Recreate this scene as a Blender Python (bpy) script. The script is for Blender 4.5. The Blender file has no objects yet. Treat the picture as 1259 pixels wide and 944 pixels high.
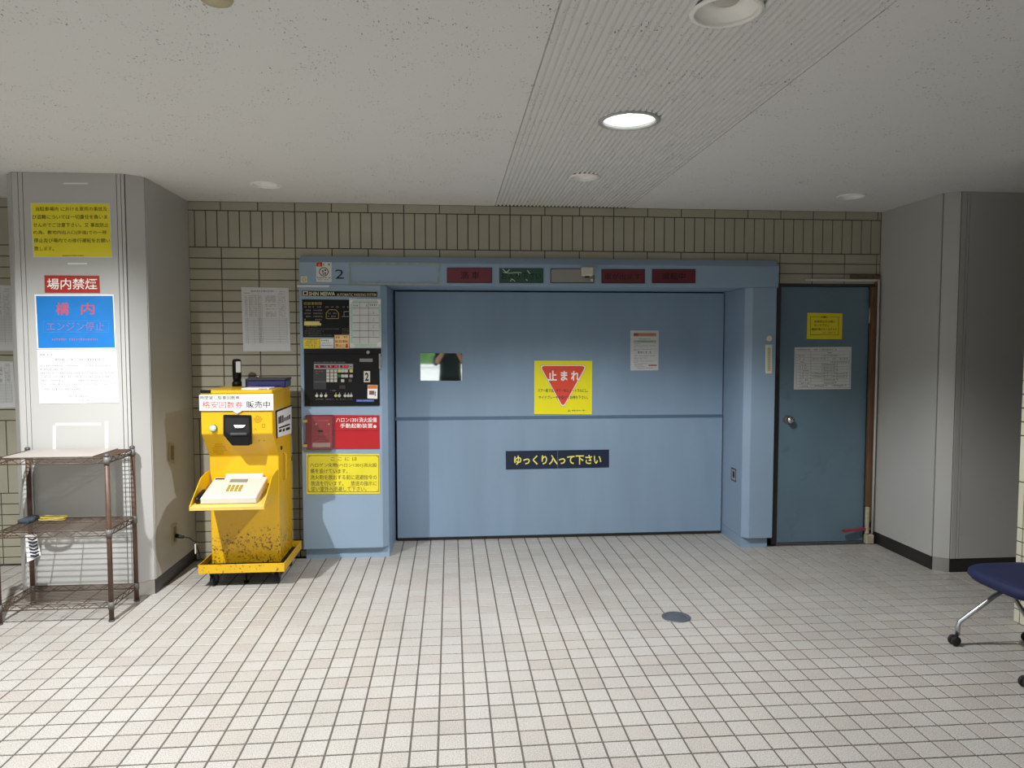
import bpy, bmesh, math, random
from mathutils import Vector, Matrix
from mathutils.geometry import tessellate_polygon
random.seed(7)
scene = bpy.context.scene
COL = scene.collection

# ------------------------------------------------------------------ camera
FPX, YAW, PIT, ROLL, CAMH = 877.493, -0.0861848, 0.0544113, -0.000478, 1.4505
CX, CY = 629.5, 472.0
_F = Vector((-math.sin(YAW)*math.cos(PIT), math.cos(YAW)*math.cos(PIT), -math.sin(PIT)))
_R0 = Vector((math.cos(YAW), math.sin(YAW), 0)); _U0 = _R0.cross(_F)
_R = math.cos(ROLL)*_R0 + math.sin(ROLL)*_U0
_U = -math.sin(ROLL)*_R0 + math.cos(ROLL)*_U0
CAM = Vector((0, 0, CAMH))
cd = bpy.data.cameras.new('camera'); cam = bpy.data.objects.new('camera', cd); COL.objects.link(cam)
cd.sensor_width = 36.0; cd.sensor_fit = 'HORIZONTAL'; cd.lens = FPX/1259*36.0; cd.clip_start = 0.02; cd.clip_end = 300
mw = Matrix((( _R.x, _U.x, -_F.x, 0), (_R.y, _U.y, -_F.y, 0), (_R.z, _U.z, -_F.z, CAMH), (0, 0, 0, 1)))
cam.matrix_world = mw
scene.camera = cam

# ------------------------------------------------------------------ world, view, lights
SKY_STRENGTH = 2.5
w = bpy.data.worlds.new('sky'); scene.world = w; w.use_nodes = True
bg = w.node_tree.nodes['Background']; bg.inputs[0].default_value = (0.95, 0.98, 1.0, 1); bg.inputs[1].default_value = SKY_STRENGTH
vs = scene.view_settings
vs.view_transform = 'Standard'; vs.look = 'None'; vs.gamma = 1.0; vs.use_curve_mapping = False; vs.exposure = 0.43
LAMP_LEFT_W, LAMP_MID_W = 300.0, 170.0  # ceiling downlights that are switched on (lights made with the lamps below)

# ------------------------------------------------------------------ pixel to place
def ray(x, y): return _F + _R*((x-CX)/FPX) - _U*((y-CY)/FPX)
def atY(x, y, Y): d = ray(x, y); return CAM + d*(Y/d.y)
def atX(x, y, X): d = ray(x, y); return CAM + d*(X/d.x)
def atZ(x, y, Z=0.0): d = ray(x, y); return CAM + d*((Z-CAMH)/d.z)
def proj(P):
    v = Vector(P)-CAM; d = v.dot(_F)
    return (CX+FPX*v.dot(_R)/d, CY-FPX*v.dot(_U)/d) if d > 0.05 else None
def crop(x0, y0, s): return lambda x, y: (x0+x*s, y0+y*s)

# ------------------------------------------------------------------ materials
MATS = {}
def srgb(c):
    return tuple(((v/255)/12.92 if v/255 <= 0.04045 else ((v/255+0.055)/1.055)**2.4) for v in c)
def mat(name, rgb, rough=0.6, metal=0.0, var=0.0, vscale=8.0, bump=0.0, bscale=60.0, spec=0.5, coat=0.0, emit=0.0, stretch=None):
    """plain colour in sRGB 0-255 with optional noise variation and fine bump"""
    if name in MATS: return MATS[name]
    m = bpy.data.materials.new(name); m.use_nodes = True; nt = m.node_tree; b = nt.nodes['Principled BSDF']
    c = srgb(rgb); b.inputs['Base Color'].default_value = (*c, 1)
    b.inputs['Roughness'].default_value = rough; b.inputs['Metallic'].default_value = metal
    b.inputs['Specular IOR Level'].default_value = spec; b.inputs['Coat Weight'].default_value = coat
    if emit: b.inputs['Emission Color'].default_value = (*c, 1); b.inputs['Emission Strength'].default_value = emit
    if var or bump:
        g = nt.nodes.new('ShaderNodeNewGeometry'); src = g.outputs['Position']
        if stretch:
            mp = nt.nodes.new('ShaderNodeMapping'); mp.inputs['Scale'].default_value = stretch
            nt.links.new(src, mp.inputs[0]); src = mp.outputs[0]
    if var:
        n = nt.nodes.new('ShaderNodeTexNoise'); n.inputs['Scale'].default_value = vscale; n.inputs['Detail'].default_value = 5
        nt.links.new(src, n.inputs['Vector'])
        mr = nt.nodes.new('ShaderNodeMapRange'); mr.inputs[1].default_value = 0.3; mr.inputs[2].default_value = 0.7
        mr.inputs[3].default_value = 1-var; mr.inputs[4].default_value = 1+var*0.5; nt.links.new(n.outputs[0], mr.inputs[0])
        mx = nt.nodes.new('ShaderNodeMix'); mx.data_type = 'RGBA'; mx.blend_type = 'MULTIPLY'; mx.inputs[0].default_value = 1
        mx.inputs[6].default_value = (*c, 1); nt.links.new(mr.outputs[0], mx.inputs[7]); nt.links.new(mx.outputs[2], b.inputs['Base Color'])
    if bump:
        n2 = nt.nodes.new('ShaderNodeTexNoise'); n2.inputs['Scale'].default_value = bscale; n2.inputs['Detail'].default_value = 3
        nt.links.new(src, n2.inputs['Vector'])
        bp = nt.nodes.new('ShaderNodeBump'); bp.inputs['Strength'].default_value = bump; bp.inputs['Distance'].default_value = 0.004
        nt.links.new(n2.outputs[0], bp.inputs['Height']); nt.links.new(bp.outputs[0], b.inputs['Normal'])
    MATS[name] = m; return m
def nodes_of(m): return m.node_tree, m.node_tree.nodes['Principled BSDF']
def spots(m, rgb, scale, lo, hi, zfade=None, rough=None):
    """add stains of a second colour: noise thresholded between lo and hi, optionally only below a height"""
    nt, b = nodes_of(m); L = nt.links
    g = nt.nodes.new('ShaderNodeNewGeometry'); n = nt.nodes.new('ShaderNodeTexNoise'); n.inputs['Scale'].default_value = scale
    n.inputs['Detail'].default_value = 6; n.inputs['Roughness'].default_value = 0.65; L.new(g.outputs['Position'], n.inputs['Vector'])
    val = n.outputs[0]
    if zfade:
        s = nt.nodes.new('ShaderNodeSeparateXYZ'); L.new(g.outputs['Position'], s.inputs[0])
        mr = nt.nodes.new('ShaderNodeMapRange'); mr.inputs[1].default_value = zfade[0]; mr.inputs[2].default_value = zfade[1]
        mr.inputs[3].default_value = 0.0; mr.inputs[4].default_value = zfade[2]; L.new(s.outputs['Z'], mr.inputs[0])
        sb = nt.nodes.new('ShaderNodeMath'); sb.operation = 'SUBTRACT'; L.new(val, sb.inputs[0]); L.new(mr.outputs[0], sb.inputs[1]); val = sb.outputs[0]
    m2 = nt.nodes.new('ShaderNodeMapRange'); m2.inputs[1].default_value = lo; m2.inputs[2].default_value = hi; L.new(val, m2.inputs[0])
    mx = nt.nodes.new('ShaderNodeMix'); mx.data_type = 'RGBA'; mx.inputs[7].default_value = (*srgb(rgb), 1); L.new(m2.outputs[0], mx.inputs[0])
    old = b.inputs['Base Color']
    if old.is_linked: L.new(old.links[0].from_socket, mx.inputs[6])
    else: mx.inputs[6].default_value = old.default_value[:]
    L.new(mx.outputs[2], b.inputs['Base Color'])
    return m

# ------------------------------------------------------------------ mesh builder
ORG = {}
class MB:
    def __init__(s): s.v = []; s.f = []; s.sm = []; s.cut = [(0, 0)]
    def mark(s):
        if s.f and s.cut[-1] != (len(s.v), len(s.f)): s.cut.append((len(s.v), len(s.f)))
    def add(s, vs, fs, smooth=False):
        o = len(s.v); s.v += [Vector(p) for p in vs]; s.f += [[i+o for i in f] for f in fs]; s.sm += [smooth]*len(fs); return s
    def box(s, x0, x1, y0, y1, z0, z1):
        return s.hexa([(x0,y0,z0),(x1,y0,z0),(x1,y1,z0),(x0,y1,z0),(x0,y0,z1),(x1,y0,z1),(x1,y1,z1),(x0,y1,z1)])
    def hexa(s, p):
        return s.add(p, [(3,2,1,0),(4,5,6,7),(0,1,5,4),(1,2,6,5),(2,3,7,6),(3,0,4,7)])
    def prism(s, poly, d, caps=True):
        """poly: list of 3D points, extruded along vector d"""
        n = len(poly); P = [Vector(p) for p in poly]; d = Vector(d)
        fs = [(i, (i+1) % n, n+(i+1) % n, n+i) for i in range(n)]
        if caps: fs += [tuple(range(n))[::-1], tuple(range(n, 2*n))]
        return s.add(P+[p+d for p in P], fs)
    def cyl(s, a, b, r, n=12, r2=None, caps=True, smooth=True):
        a = Vector(a); b = Vector(b); r2 = r if r2 is None else r2
        t = (b-a).normalized(); u = t.orthogonal().normalized(); v = t.cross(u)
        ring = [u*math.cos(2*math.pi*i/n)+v*math.sin(2*math.pi*i/n) for i in range(n)]
        s.add([a+q*r for q in ring]+[b+q*r2 for q in ring], [(i, (i+1) % n, n+(i+1) % n, n+i) for i in range(n)], smooth)
        if caps:
            s.add([a+q*r for q in ring], [tuple(range(n))[::-1]]); s.add([b+q*r2 for q in ring], [tuple(range(n))])
        return s
    def tube(s, pts, r, n=6, smooth=True):
        pts = [Vector(p) for p in pts]; rings = []; u = None
        for i, p in enumerate(pts):
            t = ((pts[i+1] if i < len(pts)-1 else p)-(pts[i-1] if i else p)).normalized()
            u = (t.orthogonal() if u is None else (u-t*u.dot(t))).normalized(); v = t.cross(u)
            rings.append([p+(u*math.cos(2*math.pi*k/n)+v*math.sin(2*math.pi*k/n))*r for k in range(n)])
        fs = []
        for i in range(len(pts)-1):
            fs += [(i*n+k, i*n+(k+1) % n, (i+1)*n+(k+1) % n, (i+1)*n+k) for k in range(n)]
        m = len(pts)-1
        s.add([p for r_ in rings for p in r_], fs, smooth)
        s.add(rings[0], [tuple(range(n))[::-1]]); s.add(rings[-1], [tuple(range(n))]); return s
    def lathe(s, prof, c, n=32, axis='Z', smooth=True):
        """prof: (radius, offset along axis) pairs"""
        c = Vector(c); vs = []
        for r, h in prof:
            for k in range(n):
                a = 2*math.pi*k/n; x, y = r*math.cos(a), r*math.sin(a)
                vs.append(c+(Vector((x, y, h)) if axis == 'Z' else Vector((x, h, y)) if axis == 'Y' else Vector((h, x, y))))
        fs = []
        for i in range(len(prof)-1):
            fs += [(i*n+k, i*n+(k+1) % n, (i+1)*n+(k+1) % n, (i+1)*n+k) for k in range(n)]
        return s.add(vs, fs, smooth)
    def quad(s, pts, d):
        """slab with four front corners, thickness vector d"""
        return s.prism(pts, d)
    def build(s, name, m, parent=None, bevel=0.0, seg=1, fix=True):
        me = bpy.data.meshes.new(name)
        if parent is not None: org = ORG[parent.name]
        else:
            xs = [p.x for p in s.v]; ys = [p.y for p in s.v]; zs = [p.z for p in s.v]
            org = Vector(((min(xs)+max(xs))/2, (min(ys)+max(ys))/2, min(zs)))
        me.from_pydata([p-org for p in s.v], [], s.f)
        for p, k in zip(me.polygons, s.sm): p.use_smooth = k
        if fix or bevel:
            bm = bmesh.new(); bm.from_mesh(me)
            bmesh.ops.remove_doubles(bm, verts=bm.verts, dist=1e-6)
            if fix: bmesh.ops.recalc_face_normals(bm, faces=bm.faces)
            if bevel:
                es = [e for e in bm.edges if len(e.link_faces) == 2 and e.calc_face_angle(0) > 0.5]
                bmesh.ops.bevel(bm, geom=es, offset=bevel, segments=seg, profile=0.5, affect='EDGES', clamp_overlap=True)
            bm.to_mesh(me); bm.free()
        if isinstance(m, str): m = MATS[m]
        me.materials.append(m)
        o = bpy.data.objects.new(name, me); COL.objects.link(o)
        if parent is not None: o.parent = parent
        else: o.location = org
        ORG[o.name] = org
        return o
def tag(o, label=None, cat=None, group=None, kind=None):
    if label: o['label'] = label
    if cat: o['category'] = cat
    if group: o['group'] = group
    if kind: o['kind'] = kind
    return o
def thing(name, loc, label, cat, group=None, kind=None):
    o = bpy.data.objects.new(name, None); o.empty_display_size = 0.1; COL.objects.link(o); o.location = loc; ORG[o.name] = Vector(loc)
    return tag(o, label, cat, group, kind)

# ------------------------------------------------------------------ writing
_tc = {}
def glyphs(s, bold=0.0):
    k = (s, bold)
    if k in _tc: return _tc[k]
    cu = bpy.data.curves.new('t', 'FONT'); cu.body = s; cu.size = 1.0; cu.resolution_u = 2; cu.offset = bold; cu.fill_mode = 'FRONT'
    ob = bpy.data.objects.new('t', cu); COL.objects.link(ob)
    dg = bpy.context.evaluated_depsgraph_get(); ev = ob.evaluated_get(dg); me = ev.to_mesh()
    vs = [(v.co.x, v.co.y) for v in me.vertices]; fs = [list(p.vertices) for p in me.polygons]
    ev.to_mesh_clear(); bpy.data.objects.remove(ob); bpy.data.curves.remove(cu)
    _tc[k] = (vs, fs); return vs, fs
class Face:
    """a flat printed face: maps pixels of the photograph to the plane of the thing, fronts facing the camera side"""
    def __init__(s, fn, off): s.fn = fn; s.off = Vector(off); s.lay = 0
    def P(s, p, lift=1.0): return s.fn(*p)+s.off*lift
    def text(s, mb, t, a, b, bold=0.0, lift=1.0, skew=None):
        """fit the text into the pixel box a (top left) .. b (bottom right)"""
        vs, fs = glyphs(t, bold)
        if not vs: return
        mb.mark()
        x0 = min(v[0] for v in vs); x1 = max(v[0] for v in vs); y0 = min(v[1] for v in vs); y1 = max(v[1] for v in vs)
        TL = s.P(a, lift); BR = s.P(b, lift); TR = s.P((b[0], a[1] if skew is None else a[1]+skew), lift); BL = s.P((a[0], b[1] if skew is None else b[1]-skew), lift)
        out = []
        for x, y in vs:
            u = (x-x0)/(x1-x0); v = (y-y0)/(y1-y0)
            out.append((BL*(1-u)+BR*u)*(1-v)+(TL*(1-u)+TR*u)*v)
        mb.add(out, fs)
    def rect(s, mb, a, b, lift=1.0):
        mb.add([s.P(a, lift), s.P((b[0], a[1]), lift), s.P(b, lift), s.P((a[0], b[1]), lift)], [(3, 2, 1, 0)])
    def poly(s, mb, pts, lift=1.0):
        P = [s.P(p, lift) for p in pts]; mb.add(P, [tuple(range(len(P)))[::-1]])
    def frame(s, mb, a, b, t, lift=1.0):
        (x0, y0), (x1, y1) = a, b
        s.rect(mb, (x0, y0), (x1, y0+t), lift); s.rect(mb, (x0, y1-t), (x1, y1), lift)
        s.rect(mb, (x0, y0+t), (x0+t, y1-t), lift); s.rect(mb, (x1-t, y0+t), (x1, y1-t), lift)
    def print_row(s, mb, x0, x1, y, h, fill=0.75, slope=0.0, lift=1.0):
        """small print that cannot be read: a row of short marks"""
        x = x0; mb.mark()
        while x < x1:
            wd = h*random.uniform(0.45, 0.95)
            if random.random() < fill:
                yy = y+slope*(x-x0); hh = h*random.uniform(0.55, 1.0)
                s.rect(mb, (x, yy-hh/2), (min(x+wd, x1), yy-hh/2+hh*0.33), lift)
                s.rect(mb, (x+wd*0.25, yy-hh/2+hh*0.45), (min(x+wd*0.9, x1), yy+hh/2), lift)
            x += wd+h*0.25
def planeY(Y, lift=0.0012): return Face(lambda x, y: atY(x, y, Y), (0, -lift, 0))
def planeX(X, lift=0.0012): return Face(lambda x, y: atX(x, y, X), (lift, 0, 0))

def sheet(name, quad, Y, m, label, cat, group=None, t=0.0025, parent=None):
    """a thin sheet or plate whose four front corners show at these pixels on the plane Y; returns (object, face in front of it)"""
    mb = MB(); mb.prism([atY(*p, Y-t) for p in quad], (0, t-0.0003, 0))
    o = mb.build(name, m, parent)
    if parent is None: tag(o, label, cat, group)
    elif label: o['label'] = label
    return o, planeY(Y-t, 0.0008)
def ink(mb, name, m, parent):
    """flat print on a face: each line of writing is a part of its own, masses of small print stay one part"""
    if not mb.f: return
    n = len(mb.cut)
    def one(p):
        o = p.build(name, m, parent, fix=False)
        if len(p.f) > 3 and any(k in name for k in ('print', 'holes', 'marks', 'digits', 'lines')): o['kind'] = 'stuff'
        return o
    if n == 1: return one(mb)
    if n > 12:
        o = mb.build(name, m, parent, fix=False); o['kind'] = 'stuff'; return o
    ends = mb.cut[1:]+[(len(mb.v), len(mb.f))]
    for (v0, f0), (v1, f1) in zip(mb.cut, ends):
        if f1 == f0: continue
        p = MB(); p.v = mb.v[v0:v1]; p.f = [[i-v0 for i in f] for f in mb.f[f0:f1]]; p.sm = [False]*(f1-f0)
        o = one(p)
    return o

# ------------------------------------------------------------------ key distances (metres)
W = 4.930          # tile faces of the back wall
C = 2.401          # ceiling
YB = 4.845         # front of the blue portal
YD = 5.280         # lift door
YP = 4.190         # front of the left pillar
S = 0.100          # floor tile module
GX, GY = -0.10382*CAMH, 1.65502*CAMH    # a floor joint crossing

# colours -----------------------------------------------------------
mat('grout_floor', (92, 87, 80), 0.9, var=0.2, vscale=20)
mat('grout_wall', (74, 71, 60), 0.95, var=0.15, vscale=30)
mat('white_paper', (232, 232, 230), 0.55, var=0.03, vscale=20)
mat('paper_grey', (205, 206, 205), 0.55, var=0.03, vscale=20)
mat('ink_black', (22, 22, 24), 0.6)
mat('ink_grey', (120, 122, 126), 0.6)
mat('ink_red', (205, 62, 50), 0.6)
mat('ink_white', (240, 238, 232), 0.5)
mat('sign_yellow', (226, 212, 34), 0.4, var=0.04)
mat('sign_gold', (232, 205, 40), 0.4, var=0.04)
mat('sign_red', (168, 44, 34), 0.45)
mat('sign_blue', (24, 118, 194), 0.4, var=0.06, vscale=12)
mat('stop_red', (222, 72, 44), 0.45)
mat('navy', (22, 34, 58), 0.4)
mat('black_plastic', (11, 12, 14), 0.45, var=0.1, spec=0.25)
mat('black_matte', (14, 14, 15), 0.7)
mat('chrome', (200, 200, 200), 0.2, metal=1.0)
mat('steel', (165, 166, 164), 0.35, metal=0.9, var=0.1)
mat('brass', (205, 180, 120), 0.35, metal=0.8)
mat('grey_plastic', (150, 152, 152), 0.5)
mat('white_plastic', (192, 189, 178), 0.4)
mat('cream_plastic', (226, 222, 208), 0.45)
mat('rubber', (26, 26, 28), 0.75)

# ================================================================== STRUCTURE
X0, X1, Y0, Y1 = -4.2, 4.2, -1.2, 5.75
# ---- floor
ft = mat('floor_tile', (205, 200, 190), 0.42)
nt, b = nodes_of(ft); L = nt.links
g = nt.nodes.new('ShaderNodeNewGeometry')
def vmath(op, a, bval):
    n = nt.nodes.new('ShaderNodeVectorMath'); n.operation = op; L.new(a, n.inputs[0]); n.inputs[1].default_value = bval; return n.outputs[0]
cell = vmath('FLOOR', vmath('DIVIDE', vmath('SUBTRACT', g.outputs['Position'], (GX, GY, -5.03)), (S, S, 10.0)), (1, 1, 1))
wn = nt.nodes.new('ShaderNodeTexWhiteNoise'); wn.noise_dimensions = '3D'; L.new(cell, wn.inputs['Vector'])
cr = nt.nodes.new('ShaderNodeValToRGB'); e = cr.color_ramp.elements
e[0].position = 0.0; e[0].color = (*srgb((179, 174, 166)), 1); e[1].position = 1.0; e[1].color = (*srgb((184, 181, 175)), 1)
x = e.new(0.35); x.color = (*srgb((181, 177, 169)), 1); x = e.new(0.12); x.color = (*srgb((177, 171, 163)), 1)
L.new(wn.outputs['Value'], cr.inputs[0])
n1 = nt.nodes.new('ShaderNodeTexNoise'); n1.inputs['Scale'].default_value = 230; n1.inputs['Detail'].default_value = 2; L.new(g.outputs['Position'], n1.inputs['Vector'])
r1 = nt.nodes.new('ShaderNodeMapRange'); r1.inputs[1].default_value = 0.35; r1.inputs[2].default_value = 0.62; r1.inputs[3].default_value = 0.62; r1.inputs[4].default_value = 1.13; L.new(n1.outputs[0], r1.inputs[0])
n2 = nt.nodes.new('ShaderNodeTexNoise'); n2.inputs['Scale'].default_value = 1.6; n2.inputs['Detail'].default_value = 5; L.new(g.outputs['Position'], n2.inputs['Vector'])
r2 = nt.nodes.new('ShaderNodeMapRange'); r2.inputs[1].default_value = 0.3; r2.inputs[2].default_value = 0.7; r2.inputs[3].default_value = 0.90; r2.inputs[4].default_value = 1.04; L.new(n2.outputs[0], r2.inputs[0])
mm = nt.nodes.new('ShaderNodeMath'); mm.operation = 'MULTIPLY'; L.new(r1.outputs[0], mm.inputs[0]); L.new(r2.outputs[0], mm.inputs[1])
mx = nt.nodes.new('ShaderNodeMix'); mx.data_type = 'RGBA'; mx.blend_type = 'MULTIPLY'; mx.inputs[0].default_value = 1; L.new(cr.outputs[0], mx.inputs[6]); L.new(mm.outputs[0], mx.inputs[7]); L.new(mx.outputs[2], b.inputs['Base Color'])
bp = nt.nodes.new('ShaderNodeBump'); bp.inputs['Strength'].default_value = 0.25; bp.inputs['Distance'].default_value = 0.001; L.new(n1.outputs[0], bp.inputs['Height']); L.new(bp.outputs[0], b.inputs['Normal'])

mb = MB(); mb.box(X0, X1, Y0, Y1, -0.12, -0.0035)
floor_o = mb.build('floor', 'grout_floor'); tag(floor_o, 'light beige square tile floor with grey joints', kind='structure')
def tile_shape(w, h, d=0.005, c=0.0014):
    """front face toward +Z, lies from z=-d to 0, centred"""
    a, b_ = w/2, h/2
    vs = [(-a+c, -b_+c, 0), (a-c, -b_+c, 0), (a-c, b_-c, 0), (-a+c, b_-c, 0), (-a, -b_, -c), (a, -b_, -c), (a, b_, -c), (-a, b_, -c), (-a, -b_, -d), (a, -b_, -d), (a, b_, -d), (-a, b_, -d)]
    fs = [(0, 1, 2, 3)]+[(4+i, 4+(i+1) % 4, (i+1) % 4, i) for i in range(4)]+[(8+i, 8+(i+1) % 4, 4+(i+1) % 4, 4+i) for i in range(4)]
    return vs, fs
JW = 0.0070
tv, tf = tile_shape(S-JW, S-JW)
tme = bpy.data.meshes.new('floor_tile'); tme.from_pydata(tv, [], tf); tme.materials.append(ft)
cells = []
i0, i1 = math.ceil((X0-GX)/S), math.floor((X1-GX)/S); j0, j1 = math.ceil((Y0-GY)/S), math.floor((Y1-GY)/S)
for i in range(i0, i1):
    for j in range(j0, j1):
        cx, cy = GX+(i+0.5)*S, GY+(j+0.5)*S
        if cy > W and not (-0.46 < cx < 2.12): continue
        if cy > YD+0.02: continue
        if cx > 2.98 and cy < 3.40: continue
        if (cx < -1.80 and cx > -2.40 and cy > 4.26) or (cx > 3.2 and cy > 4.3): continue
        p = proj((cx, cy, 0)); seen = p is not None and 0 <= p[0] <= 1259 and p[1] <= 944
        cells.append((cx, cy, seen))
near = sorted([c_ for c_ in cells if c_[2]], key=lambda c_: c_[1])[:300]; ns = set(near)
for cx, cy, _ in near:
    o = bpy.data.objects.new('tile', tme); COL.objects.link(o); o.parent = floor_o
    o.location = Vector((cx, cy, random.uniform(-0.0004, 0.0003)))-ORG[floor_o.name]
mb = MB()
for c_ in cells:
    if c_ in ns: continue
    dz = random.uniform(-0.0004, 0.0003)
    mb.add([(v[0]+c_[0], v[1]+c_[1], v[2]+dz) for v in tv], tf)
o = mb.build('tile_field', ft, floor_o, fix=False); o['kind'] = 'stuff'

# ---- back wall with its tiles
wt = mat('wall_tile', (164, 160, 142), 0.5, var=0.10, vscale=3.0, bump=0.15, bscale=150)
mb = MB(); G = W+0.004
mb.box(X0, -0.97, G, G+0.12, 0, C); mb.box(-0.97, 2.25, G, G+0.12, 2.0, C); mb.box(2.25, 3.07, G, G+0.12, 1.915, C); mb.box(3.07, X1, G, G+0.12, 0, C)
mb.box(0.3080, 1.2375, G, G+0.12, C, C+0.0088)
wall = tag(mb.build('wall_back', 'grout_wall'), 'back wall faced with khaki ceramic tiles in dark joints', kind='structure')
_tm = {}
def wall_tile(parent, x0, x1, z0, z1, rot=0.0, yy=W, xface=None, name='tile', m=wt):
    w_, h_ = round(x1-x0, 4), round(z1-z0, 4)
    if (w_, h_, m.name) not in _tm:
        v, f = tile_shape(w_, h_, 0.009, 0.0016); me = bpy.data.meshes.new('wall_tile'); me.from_pydata(v, [], f); me.materials.append(m); _tm[(w_, h_, m.name)] = me
    o = bpy.data.objects.new(name, _tm[(w_, h_, m.name)]); COL.objects.link(o); o.parent = parent
    if xface is None:
        o.rotation_euler = (math.pi/2, 0, 0); o.location = Vector(((x0+x1)/2, yy+random.uniform(-0.0006, 0.0006), (z0+z1)/2))-ORG[parent.name]
    else:
        o.rotation_euler = (math.pi/2, 0, -math.pi/2); o.location = Vector((xface, (x0+x1)/2, (z0+z1)/2))-ORG[parent.name]
    return o
JT = 0.0060; CP, RP, SP, XJ = 0.2407, 0.0714, 0.07221, -1.0306
zt1, zt2 = 2.3417, 2.1005
courses = [('h', zt1, C+0.012), ('v', zt2, zt1)]
z = zt2
for k in range(16): courses.append(('h', z-RP, z)); z -= RP
for k in range(2): courses.append(('v', z-0.2410, z)); z -= 0.2410
while z > 0.01: courses.append(('h', max(z-RP, 0.0), z)); z -= RP
def inside(x0, x1, z0, z1):
    """how a tile of the back wall shows: 1 a piece of its own, 2 joined field, 0 none; clips at the edges"""
    xc, zc = (x0+x1)/2, (z0+z1)/2
    if xc < -3.30: return 2
    if xc < -2.80: return 1
    if xc < -1.74: return 2
    if xc < -1.0: return 1
    if zc > 2.03 and xc < 3.10: return 1
    if xc > 2.27 and xc < 3.10 and zc > 1.90: return 1
    return 0
fld = MB(); ntiles = 0
edges = [-4.2, -1.722, -0.985, 2.276, 3.088]
for kind, z0, z1 in courses:
    if z1-z0 < 0.02: continue
    P = CP if kind == 'h' else SP
    k = math.floor((X0-XJ)/P)
    while XJ+k*P < 3.3:
        a, b_ = XJ+k*P, XJ+(k+1)*P; k += 1
        if b_ > 3.088: b_ = 3.088
        if a >= 3.07: continue
        if a < -1.722 < b_: a = -1.722
        if (z0+z1)/2 < 2.03:
            if a < -0.985 < b_: b_ = -0.985
            if a < 2.276 < b_: a = 2.276
        if b_-a < 0.02: continue
        r = inside(a, b_, z0, z1)
        if r == 0: continue
        q = (a+JT/2, b_-JT/2, z0+JT/2, min(z1-JT/2, C-0.002))
        if r == 1 and ntiles < 300: wall_tile(wall, *q); ntiles += 1
        else:
            v, f = tile_shape(q[1]-q[0], q[3]-q[2], 0.009, 0.0016)
            fld.add([((q[0]+q[1])/2+p[0], W-p[2], (q[2]+q[3])/2+p[1]) for p in v], f)
o = fld.build('tile_field', wt, wall, fix=False); o['kind'] = 'stuff'

# ---- right-hand tiled wall end
XR = 2.943
mb = MB(); mb.box(XR+0.007, XR+0.20, Y0, 3.44, 0, C)
wr = tag(mb.build('wall_right', 'grout_wall'), 'tiled wall end behind the blue chair seat', kind='structure')
wt2 = mat('wall_tile_pale', (205, 201, 180), 0.45, var=0.06, vscale=4)
z = 0.0; rows = []
while z < 0.46: rows.append((z, z+RP, 'h')); z += RP
for k in range(2): rows.append((z, z+0.241, 'v')); z += 0.241
while z < C-0.03: rows.append((z, min(z+RP, C), 'h')); z += RP
for z0, z1, kd in rows:
    ys = [(3.402, 3.442), (3.162, 3.402)] if kd == 'h' else [(3.402, 3.442)]+[(3.402-(k+1)*SP, 3.402-k*SP) for k in range(3)]
    for a, b_ in ys: wall_tile(wr, a+0.003, b_-0.003, z0+0.003, z1-0.003, xface=XR, m=wt2)

# ---- side walls and the street side (out of the frame), with added daylight blockers
plaster = mat('plaster', (200, 198, 190), 0.8, var=0.05)
mb = MB(); mb.box(X0-0.1, X0, -1.0, G+0.1, 0, C); tag(mb.build('wall_left', plaster), 'plain plaster side wall beyond the left pillar', kind='structure')
mb = MB(); mb.box(X0, 1.5, -1.15, -1.0, 1.75, C+0.16); mb.box(1.5, X1, -1.15, -1.0, 0, C+0.16); tag(mb.build('wall_front_blocker', plaster), 'unseen plaster lintel and wall added to cut daylight from the street side', kind='structure')  # unseen lintel and right part, added to darken upper walls and right side
mb = MB(); mb.box(-30, 30, -17.6, -17.0, -0.2, 4.6); tag(mb.build('wall_sky_blocker', mat('sky_blocker_grey', (150, 148, 142), 0.8, var=0.1, vscale=1)), 'long plain unseen block added across the street to hide the low sky', kind='structure')  # added out of view, hides the low sky so upper surfaces stay dark
mb = MB(); mb.box(X1, X1+0.1, -1.15, G+0.12, 0, C+0.16); tag(mb.build('wall_right_blocker', plaster), 'unseen plaster side wall added to keep sky light off the right pillar', kind='structure')  # added unseen, stops sky light reaching the right pillar
asphalt = mat('pavement', (98, 97, 95), 0.9, var=0.15, vscale=2)
mb = MB(); mb.box(-14, 14, -17, Y0, -0.2, -0.02); tag(mb.build('floor_street', asphalt), 'pale street pavement outside the open side', kind='structure')

# ---- ceiling with the ribbed strip and recesses for the lamps
cm = mat('ceiling_board', (222, 222, 220), 0.85)
nt, b = nodes_of(cm); L = nt.links
g = nt.nodes.new('ShaderNodeNewGeometry')
mp = nt.nodes.new('ShaderNodeMapping'); mp.inputs['Scale'].default_value = (1, 0.45, 1); L.new(g.outputs['Position'], mp.inputs[0])
nz = nt.nodes.new('ShaderNodeTexNoise'); nz.inputs['Scale'].default_value = 130; nz.inputs['Detail'].default_value = 3; nz.inputs['Roughness'].default_value = 0.7; L.new(mp.outputs[0], nz.inputs['Vector'])
cl = nt.nodes.new('ShaderNodeTexNoise'); cl.inputs['Scale'].default_value = 9; cl.inputs['Detail'].default_value = 2; L.new(g.outputs['Position'], cl.inputs['Vector'])
ad = nt.nodes.new('ShaderNodeMath'); ad.operation = 'MULTIPLY_ADD'; ad.inputs[1].default_value = 0.25; L.new(cl.outputs[0], ad.inputs[0]); L.new(nz.outputs[0], ad.inputs[2])
th = nt.nodes.new('ShaderNodeMapRange'); th.inputs[1].default_value = 0.765; th.inputs[2].default_value = 0.83; L.new(ad.outputs[0], th.inputs[0])
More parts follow.
